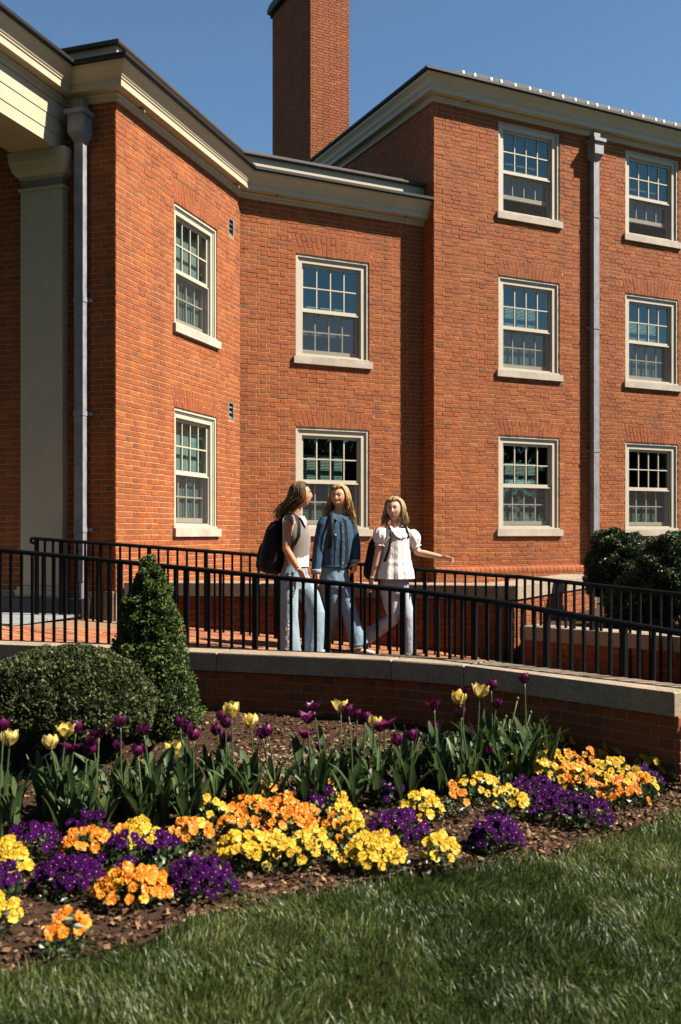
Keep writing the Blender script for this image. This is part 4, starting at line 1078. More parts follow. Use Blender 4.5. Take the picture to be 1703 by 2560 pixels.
for (x, y, rx, ry, kind) in CL:
    py_b = (y + ry*.95 + 6)*1.0861; Y = ground_Y(py_b); k_ = Y/F_PX*1.0861
    Rx = rx*k_*1.10; H = min(.24, max(.15, ry*k_*1.45)); Ry = max(.13, min(.30, (2*ry*k_ - H)*1.6)); Yc = Y + Ry*.8
    X = (x*1.0861-CX)/F_PX*Yc; g0 = zg(X, Yc)
    w = where_label(x, y); lst = cnt[(kind, w)]; i = lst.index((y, x)); total = len(lst); NB = NUM
    lab = f'{CN[kind]} pansy plant {w}' if total == 1 else f'{CN[kind]} pansy plant {w}, ' + ('nearest to the lawn' if i == 0 else 'farthest from the lawn' if i == total-1 else f'{NUM[i]} one from the lawn')
    root = thing('pansy', lab, 'pansy', (X, Yc, g0), 'pansies planted in the flower bed')
    dens = .34 if kind == 'o' else 1.0
    n = int(max(7, 1.75*rx*ry/118*dens))
    pts_ = []
    for t in range(n*30):
        a = pr.uniform(0, 6.283); v = pr.uniform(0.02, 1)**.5
        if v > .8 and pr.random() < (.75 if math.sin(a) < -.2 else .35): continue
        p = (math.cos(a)*v, math.sin(a)*v)
        q = (p[0]*Rx, p[1]*Ry)
        if all((q[0]-s[0])**2 + (q[1]-s[1])**2 > .0235**2 for s, _ in pts_): pts_.append((q, v))
        if len(pts_) >= n: break
    for (qx, qy), v in pts_:
        z = g0 + H*(1 - .62*v**2.2) + pr.uniform(-.022, .024)
        kk = kind.upper() if kind != 'X' else ('O' if qx < -Rx*.25 and pr.random() < .7 else 'Y')
        if kind == 'O' and pr.random() < .06: kk = 'Y'
        o = link('flower', pr.choice(PF[kk]), root); sc = pr.uniform(.66, .96)*(.95 if kk == 'P' else 1.0)
        nrm_ = Vector((qx/Rx*.4 + .30 + pr.uniform(-.5,.5), qy/Ry*.35 - .95 + pr.uniform(-.45,.45), .62)).normalized()
        q = nrm_.to_track_quat('Z', 'Y').to_matrix().to_4x4() @ Matrix.Rotation(pr.uniform(-.7, .7), 4, 'Z') @ Matrix.Scale(sc, 4); q.translation = Vector((X+qx, Yc+qy, z)); o.matrix_basis = q
    nl = int(260*Rx*Ry/.03 * (.7 if kind == 'o' else 1)) + 60; g = np.random.default_rng(pr.randrange(10**6))
    a = g.uniform(0, 2*math.pi, nl); v = np.sqrt(g.uniform(0, 1, nl)); zz = g.uniform(0, 1, nl)
    C = np.stack([X + np.cos(a)*v*Rx*1.02, Yc + np.sin(a)*v*Ry*1.05, g0 + .01 + zz*(H*(1-.62*v**2.2)-.012)], 1)
    d = np.stack([np.cos(a)*v, np.sin(a)*v, np.full(nl, .6)], 1) + g.normal(size=(nl,3))*.5; d /= np.linalg.norm(d, axis=1, keepdims=True)
    s = np.cross(d, g.normal(size=(nl,3))); s /= np.linalg.norm(s, axis=1, keepdims=True); Ls = g.uniform(.02, .04, (nl,1))
    link('foliage', quads_from(C, d*Ls, s*Ls*.32, np.clip(zz*.6 + g.uniform(0,.4,nl), 0, 1), 'foliage', M_pleaf), root)['kind'] = 'stuff'

# ---- mulch, straw, grass
g = np.random.default_rng(5); n = 30000
x = g.uniform(-3.4, 2.9, n); ylo = edge_y(x); yhi = np.interp(x, [p[0] for p in FE], [p[1] for p in FE]) + .02
y = ylo + (yhi-ylo)*g.uniform(0, 1, n)**1.25
z = np.array([zg(a, b) for a, b in zip(x, y)]) + .014 + .012*np.array([mnoise.noise(Vector((a*3, b*3, 0))) for a, b in zip(x, y)]) + g.uniform(0, .012, n)
d = g.normal(size=(n,3)); d[:, 2] *= .35; d /= np.linalg.norm(d, axis=1, keepdims=True); s = np.cross(d, np.array([0,0,1]) + g.normal(size=(n,3))*.35); s /= np.linalg.norm(s, axis=1, keepdims=True)
Ls = g.uniform(.014, .046, (n,1)); C = np.stack([x, y, z], 1)
tag(link('mulch', quads_from(C, d*Ls, s*Ls*g.uniform(.15,.4,(n,1)), g.beta(1.5, 1.9, n), 'mulch', M_chip)), kind='stuff')
n = 2600; px = np.clip(g.normal(720, 120, n), 470, 960)*1.0861; Y = np.array([row_Y(p/1.0861) for p in px]) + g.normal(.62, .22, n); X = (px-CX)/F_PX*Y
C = np.stack([X, Y, np.array([zg(a, b) for a, b in zip(X, Y)]) + g.uniform(.012, .05, n)], 1)
d = g.normal(size=(n,3)); d[:, 2] = np.abs(d[:, 2])*.5; d /= np.linalg.norm(d, axis=1, keepdims=True); s = np.cross(d, g.normal(size=(n,3))); s /= np.linalg.norm(s, axis=1, keepdims=True)
Ls = g.uniform(.02, .06, (n,1)); tag(link('dry_stalks', quads_from(C, d*Ls, s*Ls*.14, g.uniform(0, 1, n), 'dry_stalks', M_straw)), kind='stuff')

def grass(name, n, xr, ylo, yhi, h, seed, dens=None):
    g = np.random.default_rng(seed); x = g.uniform(xr[0], xr[1], n); lo = ylo(x); hi = yhi(x); y = lo + (hi-lo)*g.uniform(0, 1, n)
    if dens is not None:
        k = g.uniform(0, 1, n) < dens(x, y); x, y = x[k], y[k]; n = len(x)
    z = np.array([zg(a, b) for a, b in zip(x, y)]) - .012
    nx_ = np.array([mnoise.noise(Vector((a*4, b*4, 1))) for a, b in zip(x, y)]); ny_ = np.array([mnoise.noise(Vector((a*4, b*4, 7))) for a, b in zip(x, y)]); nh = np.array([mnoise.noise(Vector((a*2.2, b*2.2, 3))) for a, b in zip(x, y)])
    H = h*(1 + .45*nh)*g.uniform(.55, 1.3, n); ang = g.uniform(0, 2*math.pi, n)
    lean = np.stack([nx_*.9 + g.normal(0, .33, n), ny_*.9 + g.normal(0, .33, n)], 1)
    w = g.uniform(.0013, .0026, n); side = np.stack([np.cos(ang), np.sin(ang), np.zeros(n)], 1)
    rows = []
    for t, ww in ((0, 1), (.4, .95), (.75, .7), (1, .12)):
        c = np.stack([x + lean[:, 0]*H*t**1.8, y + lean[:, 1]*H*t**1.8, z + H*(t - .22*t*t*np.minimum(1.6, (lean**2).sum(1)))], 1)
        rows += [c - side*(w*ww)[:, None], c + side*(w*ww)[:, None]]
    V = np.stack(rows, 1).reshape(-1, 3); b = (np.arange(n)*8)[:, None]
    Fq = np.concatenate([b + np.array([[j*2, j*2+1, j*2+3, j*2+2]]) for j in range(3)], 0)
    nl = np.array([mnoise.noise(Vector((a*.9, b*.9, 11))) for a, b in zip(x, y)]); t = np.clip(.47 + nh*.4 + nl*.55 + g.normal(0, .22, n), 0, 1); t[g.uniform(0, 1, n) < .03] = 1
    return tag(link(name, fast_mesh(name, V, Fq, [M_grass], np.tile(t, 3))), kind='stuff')
ragged = lambda x: edge_y(x) + .05*np.sin(x*11) + .03*np.sin(x*29+1) + .03
grass('grass', 150000, (-2.9, 3.4), lambda x: np.full_like(x, 2.75), ragged, .047, 3)
grass('grass_tufts', 3200, (-.2, .9), lambda x: edge_y(x)+.0, lambda x: edge_y(x)+.30, .03, 9, lambda x, y: np.clip(1-(y-edge_y(x))/.32, 0, 1)**1.5)
# ---- low right trees that windows mirror; tall trees behind camera added to block skylight
M_tree = leaf_mat('tree_leaf', [(0,(0.02,0.035,0.012)), (0.6,(0.035,0.06,0.02)), (1,(0.06,0.09,0.03))], 0.6, 0.2)
M_bark = plain('tree_bark', (0.09,0.07,0.055), 0.95, 0.3, 10)
tk = random.Random(3)
TREES = [(40, 3, 8, 'small green tree far to the right beyond the frame'), (41, -7, 9, 'green tree far to the right, next to the path'), (36, -15, 8, 'low green tree far to the right beside the lawn'), (-17, -2, 17, 'unseen broad tree added left of the lawn to block skylight'), (-13, -10, 18, 'unseen tall tree added across the lawn, second from the left'), (-5, -13, 18, 'unseen tall tree added straight across the lawn'), (3, -15, 17, 'unseen wide tree added across the lawn behind the flower bed'), (11, -22, 13, 'green tree across the lawn toward the right'), (21, -25, 10, 'lower green tree across the lawn, second from the right'), (33, -22, 9, 'small green tree across the lawn farthest right')]
for i, (x, y, h, lab) in enumerate(TREES):
    root = thing('tree', lab, 'tree', (x, y, -.02), 'trees across the lawn'); g = np.random.default_rng(i+50); n = 6500
    cen = np.array([[x + tk.uniform(-3.5, 3.5), y + tk.uniform(-3, 3), h*tk.uniform(.22, .9)] for _ in range(22)])
    rad = g.uniform(1.9, 3.1, 22); ci = g.integers(0, 22, n); dd = g.normal(size=(n, 3)); dd /= np.linalg.norm(dd, axis=1, keepdims=True)
    C = cen[ci] + dd*(rad[ci]*g.uniform(.5, 1, n)**.5)[:, None]
    a = g.normal(size=(n,3)); a /= np.linalg.norm(a, axis=1, keepdims=True); s = np.cross(a, g.normal(size=(n,3))); s /= np.linalg.norm(s, axis=1, keepdims=True); Ls = g.uniform(.5, .95, (n,1))
    link('crown', quads_from(C, a*Ls, s*Ls*.4, g.uniform(0, 1, n), 'crown', M_tree), root)
    m = MB(); m.smooth = True; m.tube([(x, y, -.1), (x+.1, y, h*.3), (x-.1, y+.2, h*.62)], [.34, .26, .12], 8)
    for k in range(4):
        a = k*1.7+i; m.tube([(x, y, h*.28), (x+math.cos(a)*2.0, y+math.sin(a)*2.0, h*.55)], [.14, .05], 6)
    m.build('trunk', [M_bark], root)

pq = random.Random(12); m = MB()
for i in range(60):
    px = pq.uniform(0, 1300)*1.0861; Y = pq.uniform(4.3, 6.3); X = (px-CX)/F_PX*Y
    if Y < float(edge_y(X)) + .1: continue
    z = zg(X, Y) + .03; a = pq.uniform(0, 6.28); m.tone = pq.random(); m.mi = pq.choice((0, 0, 1)); L = pq.uniform(.012, .022)
    d = Vector((math.cos(a), math.sin(a), pq.uniform(-.3, .3))); e = Vector((-math.sin(a), math.cos(a), .2)); c = Vector((X, Y, z)); m.add([c - d*L, c + e*L*.6, c + d*L, c - e*L*.6 + Vector((0,0,.004))], [(0,1,2,3)])
tag(m.build('fallen_petals', [M_tp, M_ty]), kind='stuff')
# ------------------------------------------------------------------ people
def skin_mat(name, c):
    m = NT(name); m.col(m.ramp(m.noise(18, 4), [(0.3, tuple(x*.9 for x in c)), (0.7, c)])); m.rough(0.5); m.spec(0.4)
    m.p.inputs['Subsurface Weight'].default_value = 0.12; m.p.inputs['Subsurface Radius'].default_value = (.012, .005, .003); m.p.inputs['Subsurface Scale'].default_value = 1.0
    return m.m
def denim(name, c, hi, wash=1.0):
    m = NT(name); w = m.N('ShaderNodeTexWave'); w.inputs['Scale'].default_value = 120; w.inputs['Distortion'].default_value = 3; m.L(m.tex(), w.inputs['Vector'])
    mp = m.N('ShaderNodeMapping'); mp.inputs['Scale'].default_value = (1, 1, .35); m.L(m.tex(), mp.inputs['Vector'])
    n = m.noise(9, 5, .6, vec=mp.outputs[0]); b = m.mix(c, hi, m.math('MULTIPLY', n, wash)); b = m.mix(b, m.ramp(w.outputs['Fac'], [(0, (.85,.85,.88)), (1, (1.08,1.08,1.08))]), 0.5, 'MULTIPLY')
    b = m.mix(b, m.ramp(m.noise(28, 5, .7), [(.3, (.92,.93,.95)), (.7, (1.05,1.04,1.03))]), .7, 'MULTIPLY')
    m.col(b); m.rough(.9); m.spec(.15); mp2 = m.N('ShaderNodeMapping'); mp2.inputs['Scale'].default_value = (1, 1, .5); m.L(m.tex(), mp2.inputs['Vector'])
    m.bump(m.noise(16, 4, .55, vec=mp2.outputs[0]), .55, .03); return m.m
def cloth(name, c, bs=18, b=.4, rough=.9, var=.1):
    m = NT(name); m.col(m.ramp(m.noise(30, 4), [(.3, tuple(x*(1-var) for x in c)), (.7, c)])); m.rough(rough); m.spec(.15)
    m.bump(m.noise(bs, 5, .6), b, .02); return m.m
def hair_mat(name, stops):
    m = NT(name); c = m.ramp(m.tone(), stops); m.col(c); m.rough(.5); m.spec(.22); return m.m
M_skin1 = skin_mat('tan_skin', (0.58,0.265,0.135)); M_skin2 = skin_mat('light_skin', (0.62,0.33,0.19)); M_skin3 = skin_mat('pale_skin', (0.68,0.40,0.27))
M_jean1 = denim('washed_jeans', (0.085,0.135,0.17), (0.40,0.54,0.63)); M_jean2 = denim('mid_blue_jeans', (0.045,0.085,0.13), (0.28,0.41,0.53)); M_jean3 = denim('pale_jeans', (0.17,0.20,0.26), (0.56,0.63,0.72))
M_jacket = denim('dark_denim_jacket', (0.014,0.040,0.078), (0.06,0.12,0.19)); M_cuff = cloth('turned_cuff', (0.28,0.32,0.36))
M_white = cloth('white_cotton', (0.84,0.80,0.78), 26, .5); M_packcloth = cloth('black_nylon', (0.008,0.008,0.010), 10, .3, .6)
M_navy = cloth('shaded_shirt_strip', (0.012,0.014,0.022)); M_gold = plain('gold', (0.75,0.50,0.18), .25, .05, metal=1.0)
M_lip = plain('lips', (0.50,0.19,0.15), .4, .05); M_eye = plain('eye_dark', (0.02,0.013,0.01), .25, .05); M_eyew = plain('eye_white', (0.6,0.58,0.55), .3, .02); M_teeth = plain('teeth', (0.75,0.72,0.66), .3, .02); M_brow = plain('eyebrow', (0.16,0.085,0.04), .8, .1)
M_shoe = plain('shoe_leather', (0.12,0.05,0.03), .6, .1); M_shoew = plain('white_shoe', (0.6,0.57,0.52), .7, .1)
def knit():
    m = NT('grey_knit'); uvw = m.tex(); w = m.N('ShaderNodeTexWave'); w.bands_direction = 'X'; w.inputs['Scale'].default_value = 34; w.inputs['Distortion'].default_value = .8; m.L(uvw, w.inputs['Vector'])
    w2 = m.N('ShaderNodeTexWave'); w2.bands_direction = 'Z'; w2.inputs['Scale'].default_value = 40; w2.inputs['Distortion'].default_value = 1.0; m.L(uvw, w2.inputs['Vector'])
    h = m.math('ADD', w.outputs['Fac'], m.math('MULTIPLY', w2.outputs['Fac'], .5)); m.col(m.ramp(h, [(.2, (.15,.13,.12)), (.9, (.44,.40,.37))])); m.rough(.95); m.spec(.1); m.bump(h, .8, .01); return m.m
M_knit = knit()
HB = [(0,(0.022,0.013,0.007)), (.4,(0.085,0.048,0.020)), (.7,(0.22,0.13,0.06)), (1,(0.48,0.31,0.15))]
HG = [(0,(0.20,0.105,0.035)), (.4,(0.36,0.215,0.075)), (.75,(0.52,0.34,0.14)), (1,(0.66,0.50,0.27))]
HP = [(0,(0.17,0.11,0.05)), (.4,(0.34,0.235,0.11)), (.75,(0.52,0.39,0.20)), (1,(0.68,0.56,0.36))]
M_hair1 = hair_mat('brown_hair', HB); M_hair2 = hair_mat('golden_hair', HG); M_hair3 = hair_mat('pale_blonde_hair', HP)

def finish(mb, name, mat, parent, voxel=.006, smooth=4):
    o = mb.build(name, [mat], parent)
    r = o.modifiers.new('remesh', 'REMESH'); r.mode = 'VOXEL'; r.voxel_size = voxel; r.use_smooth_shade = True
    if smooth:
        s = o.modifiers.new('smooth', 'SMOOTH'); s.iterations = smooth; s.factor = .5
    return o
def frame3(f, up=Vector((0,0,1))):
    f = Vector(f).normalized(); x = f.cross(up).normalized(); z = x.cross(f)         # x: the person's right... to the viewer's left when facing the viewer
    return Matrix((( x.x, f.x, z.x), (x.y, f.y, z.y), (x.z, f.z, z.z)))
def head(mb, c, f, up, s=1.0):
    """adds a head to mb; returns a function from face coordinates (x to the person's right, y forward, z up) to the world"""
    M3 = frame3(f, up); c = Vector(c); g = lambda x, y, z: c + M3 @ Vector((x*s, y*s, z*s))
    seg, rings = 36, 28; b = len(mb.v); pts = []
    def P(th, ph):
        x, y, z = math.sin(th)*math.cos(ph), math.sin(th)*math.sin(ph), math.cos(th)
        X, Y, Z = x*.079, y*.092, z*.112
        if z < 0:
            t = -z; X *= 1 - .36*t**1.6; Y *= (1 - .10*t) if y > 0 else (1 - .42*t)
            Y += .014*t*t
        if y > 0:
            G = lambda cx, cz, sx, sz: math.exp(-((X-cx)/sx)**2 - ((Z-cz)/sz)**2)
            Y += .021*G(0, -.022, .011, .020) + .009*G(0, .006, .008, .022) - .008*G(.029, .010, .016, .012) - .008*G(-.029, .010, .016, .012)
            Y += .006*G(0, -.056, .022, .012) + .008*G(0, -.092, .020, .016) + .004*G(.036, -.022, .02, .02) + .004*G(-.036, -.022, .02, .02) + .004*G(0, .035, .045, .018)
        return (X, Y, Z)
    mb.v.append(tuple(g(*P(0, 0))))
    for i in range(1, rings):
        for k in range(seg): mb.v.append(tuple(g(*P(math.pi*i/rings, 2*math.pi*k/seg))))
    mb.v.append(tuple(g(*P(math.pi, 0)))); e = len(mb.v)-1
    for k in range(seg):
        k2 = (k+1) % seg; mb.face((b, b+1+k, b+1+k2)); mb.face((e, e-seg+k2, e-seg+k))
        for i in range(rings-2): mb.face((b+1+i*seg+k, b+1+(i+1)*seg+k, b+1+(i+1)*seg+k2, b+1+i*seg+k2))
    for sx in (1, -1): mb.sphere(g(sx*.074, -.008, -.008), (.011*s, .017*s, .028*s), 10, 8, M3)
    return g, M3
def face_parts(g, M3, s, parent, smile, brow=M_brow, ear_ring=None):
    for sx in (1, -1):
        m = MB(); m.smooth = True; m.sphere(g(sx*.029, .0785, .010), (.0140*s, .008*s, .0068*s), 10, 6, M3); eye = m.build('eye', [M_eyew], parent)
        m = MB(); m.smooth = True; m.sphere(g(sx*.029-.002, .0830, .0105), (.0072*s, .0055*s, .0066*s), 8, 6, M3); m.build('iris', [M_eye], eye)
        m = MB(); m.smooth = True; m.tube([g(sx*.013, .0885, .0165), g(sx*.028, .0875, .0185), g(sx*.043, .079, .012)], .0018*s, 5); m.build('eyelid', [M_eye], parent)
        m = MB(); m.smooth = True; m.tube([g(sx*.012, .092, .026), g(sx*.027, .0905, .031), g(sx*.045, .080, .026)], [.0034*s, .0038*s, .0020*s], 5); m.build('eyebrow', [brow], parent)
        if ear_ring:
            m = MB(); m.smooth = True; m.tube([g(sx*.082, -.006 + .013*math.cos(a), -.052 + .013*math.sin(a)) for a in [k*math.pi/5 for k in range(11)]], .003*s, 5); m.build('earring', [ear_ring], parent)
    w = .029 if smile > .5 else .021; up = .007*smile
    m = MB(); m.smooth = True; m.tube([g(-w, .072, -.054+up), g(-w*.5, .0840, -.0545), g(0, .0860, -.0535), g(w*.5, .0840, -.0545), g(w, .072, -.054+up)], [.001*s, .0036*s, .004*s, .0036*s, .001*s], 6); m.build('upper_lip', [M_lip], parent)
    m = MB(); m.smooth = True; lo = -.064 - .007*smile; m.tube([g(-w*.95, .072, -.056+up), g(-w*.5, .0820, lo+.002), g(0, .0835, lo), g(w*.5, .0820, lo+.002), g(w*.95, .072, -.056+up)], [.001*s, .0042*s, .005*s, .0042*s, .001*s], 6); m.build('lower_lip', [M_lip], parent)
    if smile > .5:
        m = MB(); m.smooth = True; m.tube([g(-w*.8, .077, -.0565+up*.5), g(0, .0885, -.0605), g(w*.8, .077, -.0565+up*.5)], [.0025*s, .0062*s, .0025*s], 6); m.build('teeth', [M_teeth], parent)
def hand(mb, wrist, d, side, curl=.3, s=1.0, spread=.15):
    """d: from the wrist to the knuckles; side: across the palm towards the thumb; fingers curl towards d x side"""
    d = Vector(d).normalized(); side = Vector(side); side = (side - d*side.dot(d)).normalized(); n = d.cross(side).normalized(); w = Vector(wrist)
    mb.tube([w - d*.02, w + d*.015*s, w + d*.045*s, w + d*.082*s, w + d*.090*s], [(.023*s, .019*s), (.027*s, .016*s), (.036*s, .014*s), (.038*s, .013*s), (.030*s, .009*s)], 12, up=side)
    for k, (o, L) in enumerate(((.028, .070), (.0095, .080), (-.0095, .074), (-.027, .058))):
        b = w + d*.078*s + side*o*s; dd = (d + side*(o/.028)*spread).normalized(); p = [b]; ang = curl*(.35 + .12*k)
        for seg_, r in ((.45, 1), (.32, 1.5), (.23, 1.2)):
            a_ = ang*r; dd = (dd*math.cos(a_) + n*math.sin(a_)).normalized(); p.append(p[-1] + dd*L*seg_*s)
        mb.tube(p, [.0088*s, .0082*s, .0074*s, .0056*s], 8)
    b = w + d*.022*s + side*.026*s; t1 = b + (d*.62 + side*.62 + n*.25).normalized()*.036*s; t2 = t1 + (d*.9 + side*.15 + n*.35).normalized()*.030*s
    mb.tube([w + d*.008*s + side*.012*s, b, t1, t2], [.013*s, .0125*s, .0098*s, .0072*s], 8)
def loft(mb, rings, up, seg=48, mod=None, cap=False):
    """open cloth tube: rings [(centre, rx, ry)] with rx along `up` axis in plan and ry across it"""
    ax = Vector((up[0], up[1], 0)).normalized(); ay = Vector((-ax.y, ax.x, 0)); b = len(mb.v); n = len(rings)
    for i, (c, rx, ry, *dz) in enumerate(rings):
        t = i/(n-1)
        for k in range(seg):
            a = 2*math.pi*k/seg; m_ = mod(t, a) if mod else 1.0; z = dz[0](a) if dz else 0
            mb.v.append(tuple(Vector(c) + ax*math.cos(a)*rx*m_ + ay*math.sin(a)*ry*m_ + Vector((0,0,z))))
    for i in range(n-1):
        for k in range(seg): k2 = (k+1) % seg; mb.face((b+i*seg+k, b+i*seg+k2, b+(i+1)*seg+k2, b+(i+1)*seg+k))
    if cap: mb.face([b+k for k in range(seg)]); mb.face([b+(n-1)*seg+k for k in range(seg)][::-1])
def spline(keys, n):
    """keys [(t, values...)] -> smooth resample"""
    out = []; T = [k[0] for k in keys]
    for i in range(n):
        t = i/(n-1)*(T[-1]-T[0]) + T[0]; out.append([float(np.interp(t, T, [k[j] for k in keys])) for j in range(1, len(keys[0]))])
    a = np.array(out)
    for _ in range(2): a[1:-1] = (a[:-2] + 2*a[1:-1] + a[2:])/4
    return a
def hair(g, s, parent, mat, seed, n, target, length_fall, part=0.0, face_half=.95, wave=.006, rad=.0055, vol=1.0, tonef=None):
    """locks that follow the skull and fall to target(azimuth, random) in world coordinates"""
    r_ = random.Random(seed); m = MB(); m.smooth = True
    cap = MB(); cap.smooth = True; cap.tone = .15
    for i in range(1, 15):
        pass
    # skull cap under the locks
    b = len(cap.v); seg, rg = 28, 14
    for i in range(rg+1):
        th = math.pi*.62*i/rg
        for k in range(seg):
            ph = 2*math.pi*k/seg; x, y, z = math.sin(th)*math.cos(ph), math.sin(th)*math.sin(ph), math.cos(th)
            fr = max(0, y); lim = 1.0
            zz = z*.117+.004; yy = y*(.096 if y < 0 else .092); xx = x*.084
            if y > .25 and zz < .062: yy = min(yy, .052); xx *= .97
            cap.v.append(tuple(g(xx*vol, yy - .004, zz)))
    for i in range(rg):
        for k in range(seg): cap.face((b+i*seg+k, b+i*seg+(k+1) % seg, b+(i+1)*seg+(k+1) % seg, b+(i+1)*seg+k))
    o = cap.build('hair', [mat], parent)
    for q in range(n):
        az = r_.uniform(face_half, 2*math.pi - face_half)          # 0 is the face, pi the back
        sgn = 1 if az < math.pi else -1
        y0 = r_.uniform(-.05, .078); x0 = part + sgn*r_.uniform(.0, .014)
        pts_ = []; end = .98*math.pi/2*r_.uniform(.85, 1.25); N = 7
        ex, ey = math.sin(az), math.cos(az); lift = 1.0 + r_.uniform(0, .09)*vol
        for j in range(N):
            t = j/(N-1); th = end*t
            # direction from the parting to the azimuth
            x = x0*(1-t) + .087*ex*math.sin(th)*t**.3; y = y0*(1-t)**1.5 + (.098 if ey < 0 else .072)*ey*math.sin(th)*t**.3; z = .118*math.cos(th) if th < math.pi/2 else .118*math.cos(th)
            zcap = math.sqrt(max(0, 1 - min(1, (x/.089)**2 + (y/.1)**2)))*.118
            z = zcap if th < 1.15 else z
            pts_.append(g(x*lift*vol, y*lift, z*1.0 + .003*lift))
        T = Vector(target(az, r_)); last = pts_[-1]; down = Vector((0,0,-1)); v0 = (pts_[-1]-pts_[-2]); v0.normalize()
        Ld = (T-last).length; c1 = last + (v0*.5 + down*.5)*Ld*.35; c2 = T + Vector((0,0,1))*Ld*.30; K = 9; ph = r_.uniform(0, 6.28); fq = r_.uniform(7, 11)
        for j in range(1, K+1):
            t = j/K; p = last*(1-t)**3 + c1*3*t*(1-t)**2 + c2*3*t*t*(1-t) + T*t**3
            p = p + Vector((math.sin(ph+fq*t), math.cos(ph+fq*t*.9), .3*math.sin(ph+fq*t)))*wave*t
            pts_.append(p)
        k = len(pts_); R_ = [rad*(.8 + .5*math.sin(math.pi*min(1, j/(k-1)*1.1))) * (1 - .75*(j/(k-1))**4) for j in range(k)]
        m.tone = max(0, min(1, r_.gauss(.5, .22) + (tonef(az) if tonef else 0))); m.tube(pts_, [(a, a*.55) for a in R_], 5)
    m.build('hair_locks', [mat], parent); return o
def leg(pts, rads, mb, seg=14): mb.tube(pts, rads, seg)
def ring_on(arm0, arm1, t, r, mat, parent, name, w=.004):
    a, b = Vector(arm0), Vector(arm1); c = a.lerp(b, t); d = (b-a).normalized(); x = d.orthogonal().normalized(); y = d.cross(x)
    m = MB(); m.smooth = True; m.tube([c + x*math.cos(q)*r + y*math.sin(q)*r for q in [k*math.pi/8 for k in range(17)]], w, 6); return m.build(name, [mat], parent)
def arm_tube(mb, S, E, W, r=(.048, .040, .037, .036, .024)):
    S, E, W = Vector(S), Vector(E), Vector(W); mb.tube([S, S.lerp(E, .5), E, E.lerp(W, .3), W], r, 12)
def dress_torso(mb, keys, Y, rv, n=14, mod=None, grow=0.0, seg=48, cap=False):
    a = spline(keys, n); loft(mb, [(at(c[1], c[0], Y), c[2]+grow, c[3]+grow) for c in [(k[0], k[1], k[2], k[3]) for k in a]], rv, seg, mod, cap)
def backpack(label, top, bottom, rv, fv, parts_off, loc, w=.15, dth=.10, strap=.024):
    root = thing('backpack', label, 'backpack', loc); top, bottom = Vector(top), Vector(bottom); fv = Vector((fv[0], fv[1], 0)).normalized()
    ax = bottom - top; m = MB(); m.smooth = True; pr_ = [(.0, .35, .25), (.06, .72, .60), (.2, .95, .85), (.45, 1.0, 1.0), (.75, 1.02, 1.05), (.93, .92, .9), (1.0, .6, .5)]
    m.tube([top + ax*t for t, _, _ in pr_], [(w*a, dth*b) for _, a, b in pr_], 20, up=(rv[0], rv[1], 0)); finish(m, 'pack_body', M_packcloth, root, .009, 3)
    m = MB(); m.smooth = True; o = -fv*dth*.72
    pr2 = [(.42, .55, .3), (.5, .78, .55), (.72, .85, .6), (.9, .78, .5), (.97, .5, .25)]
    m.tube([top + ax*t + o for t, _, _ in pr2], [(w*a, dth*b) for _, a, b in pr2], 16, up=(rv[0], rv[1], 0)); finish(m, 'front_pocket', M_packcloth, root, .009, 3)
    m = MB(); m.smooth = True; hp = top + Vector((0,0,-.01)); rvv = Vector((rv[0], rv[1], 0)).normalized(); m.tube([hp - rvv*.03, hp - rvv*.025 + Vector((0,0,.035)), hp + rvv*.025 + Vector((0,0,.035)), hp + rvv*.03], .008, 6); m.build('grab_handle', [M_packcloth], root)
    for s_ in parts_off:
        m = MB(); m.smooth = True; m.tube(s_, [(strap, .006)]*len(s_), 8, up=(rv[0], rv[1], 0)); m.build('shoulder_strap', [M_packcloth], root)
    return root

def shoe(parent, ankle, toe_dir, floor, mat):
    a = Vector(ankle); t = Vector((toe_dir[0], toe_dir[1], toe_dir[2] if len(toe_dir) > 2 else 0)).normalized(); m = MB(); m.smooth = True
    base = Vector((a.x, a.y, floor+.03)) if floor is not None else a
    m.tube([base - t*.05, base - t*.02, base + t*.06, base + t*.13, base + t*.165], [(.028,.026), (.034,.032), (.038,.028), (.040,.022), (.022,.012)], 12, up=t.cross(Vector((0,0,1)))); return finish(m, 'shoe', mat, parent, .006, 2)

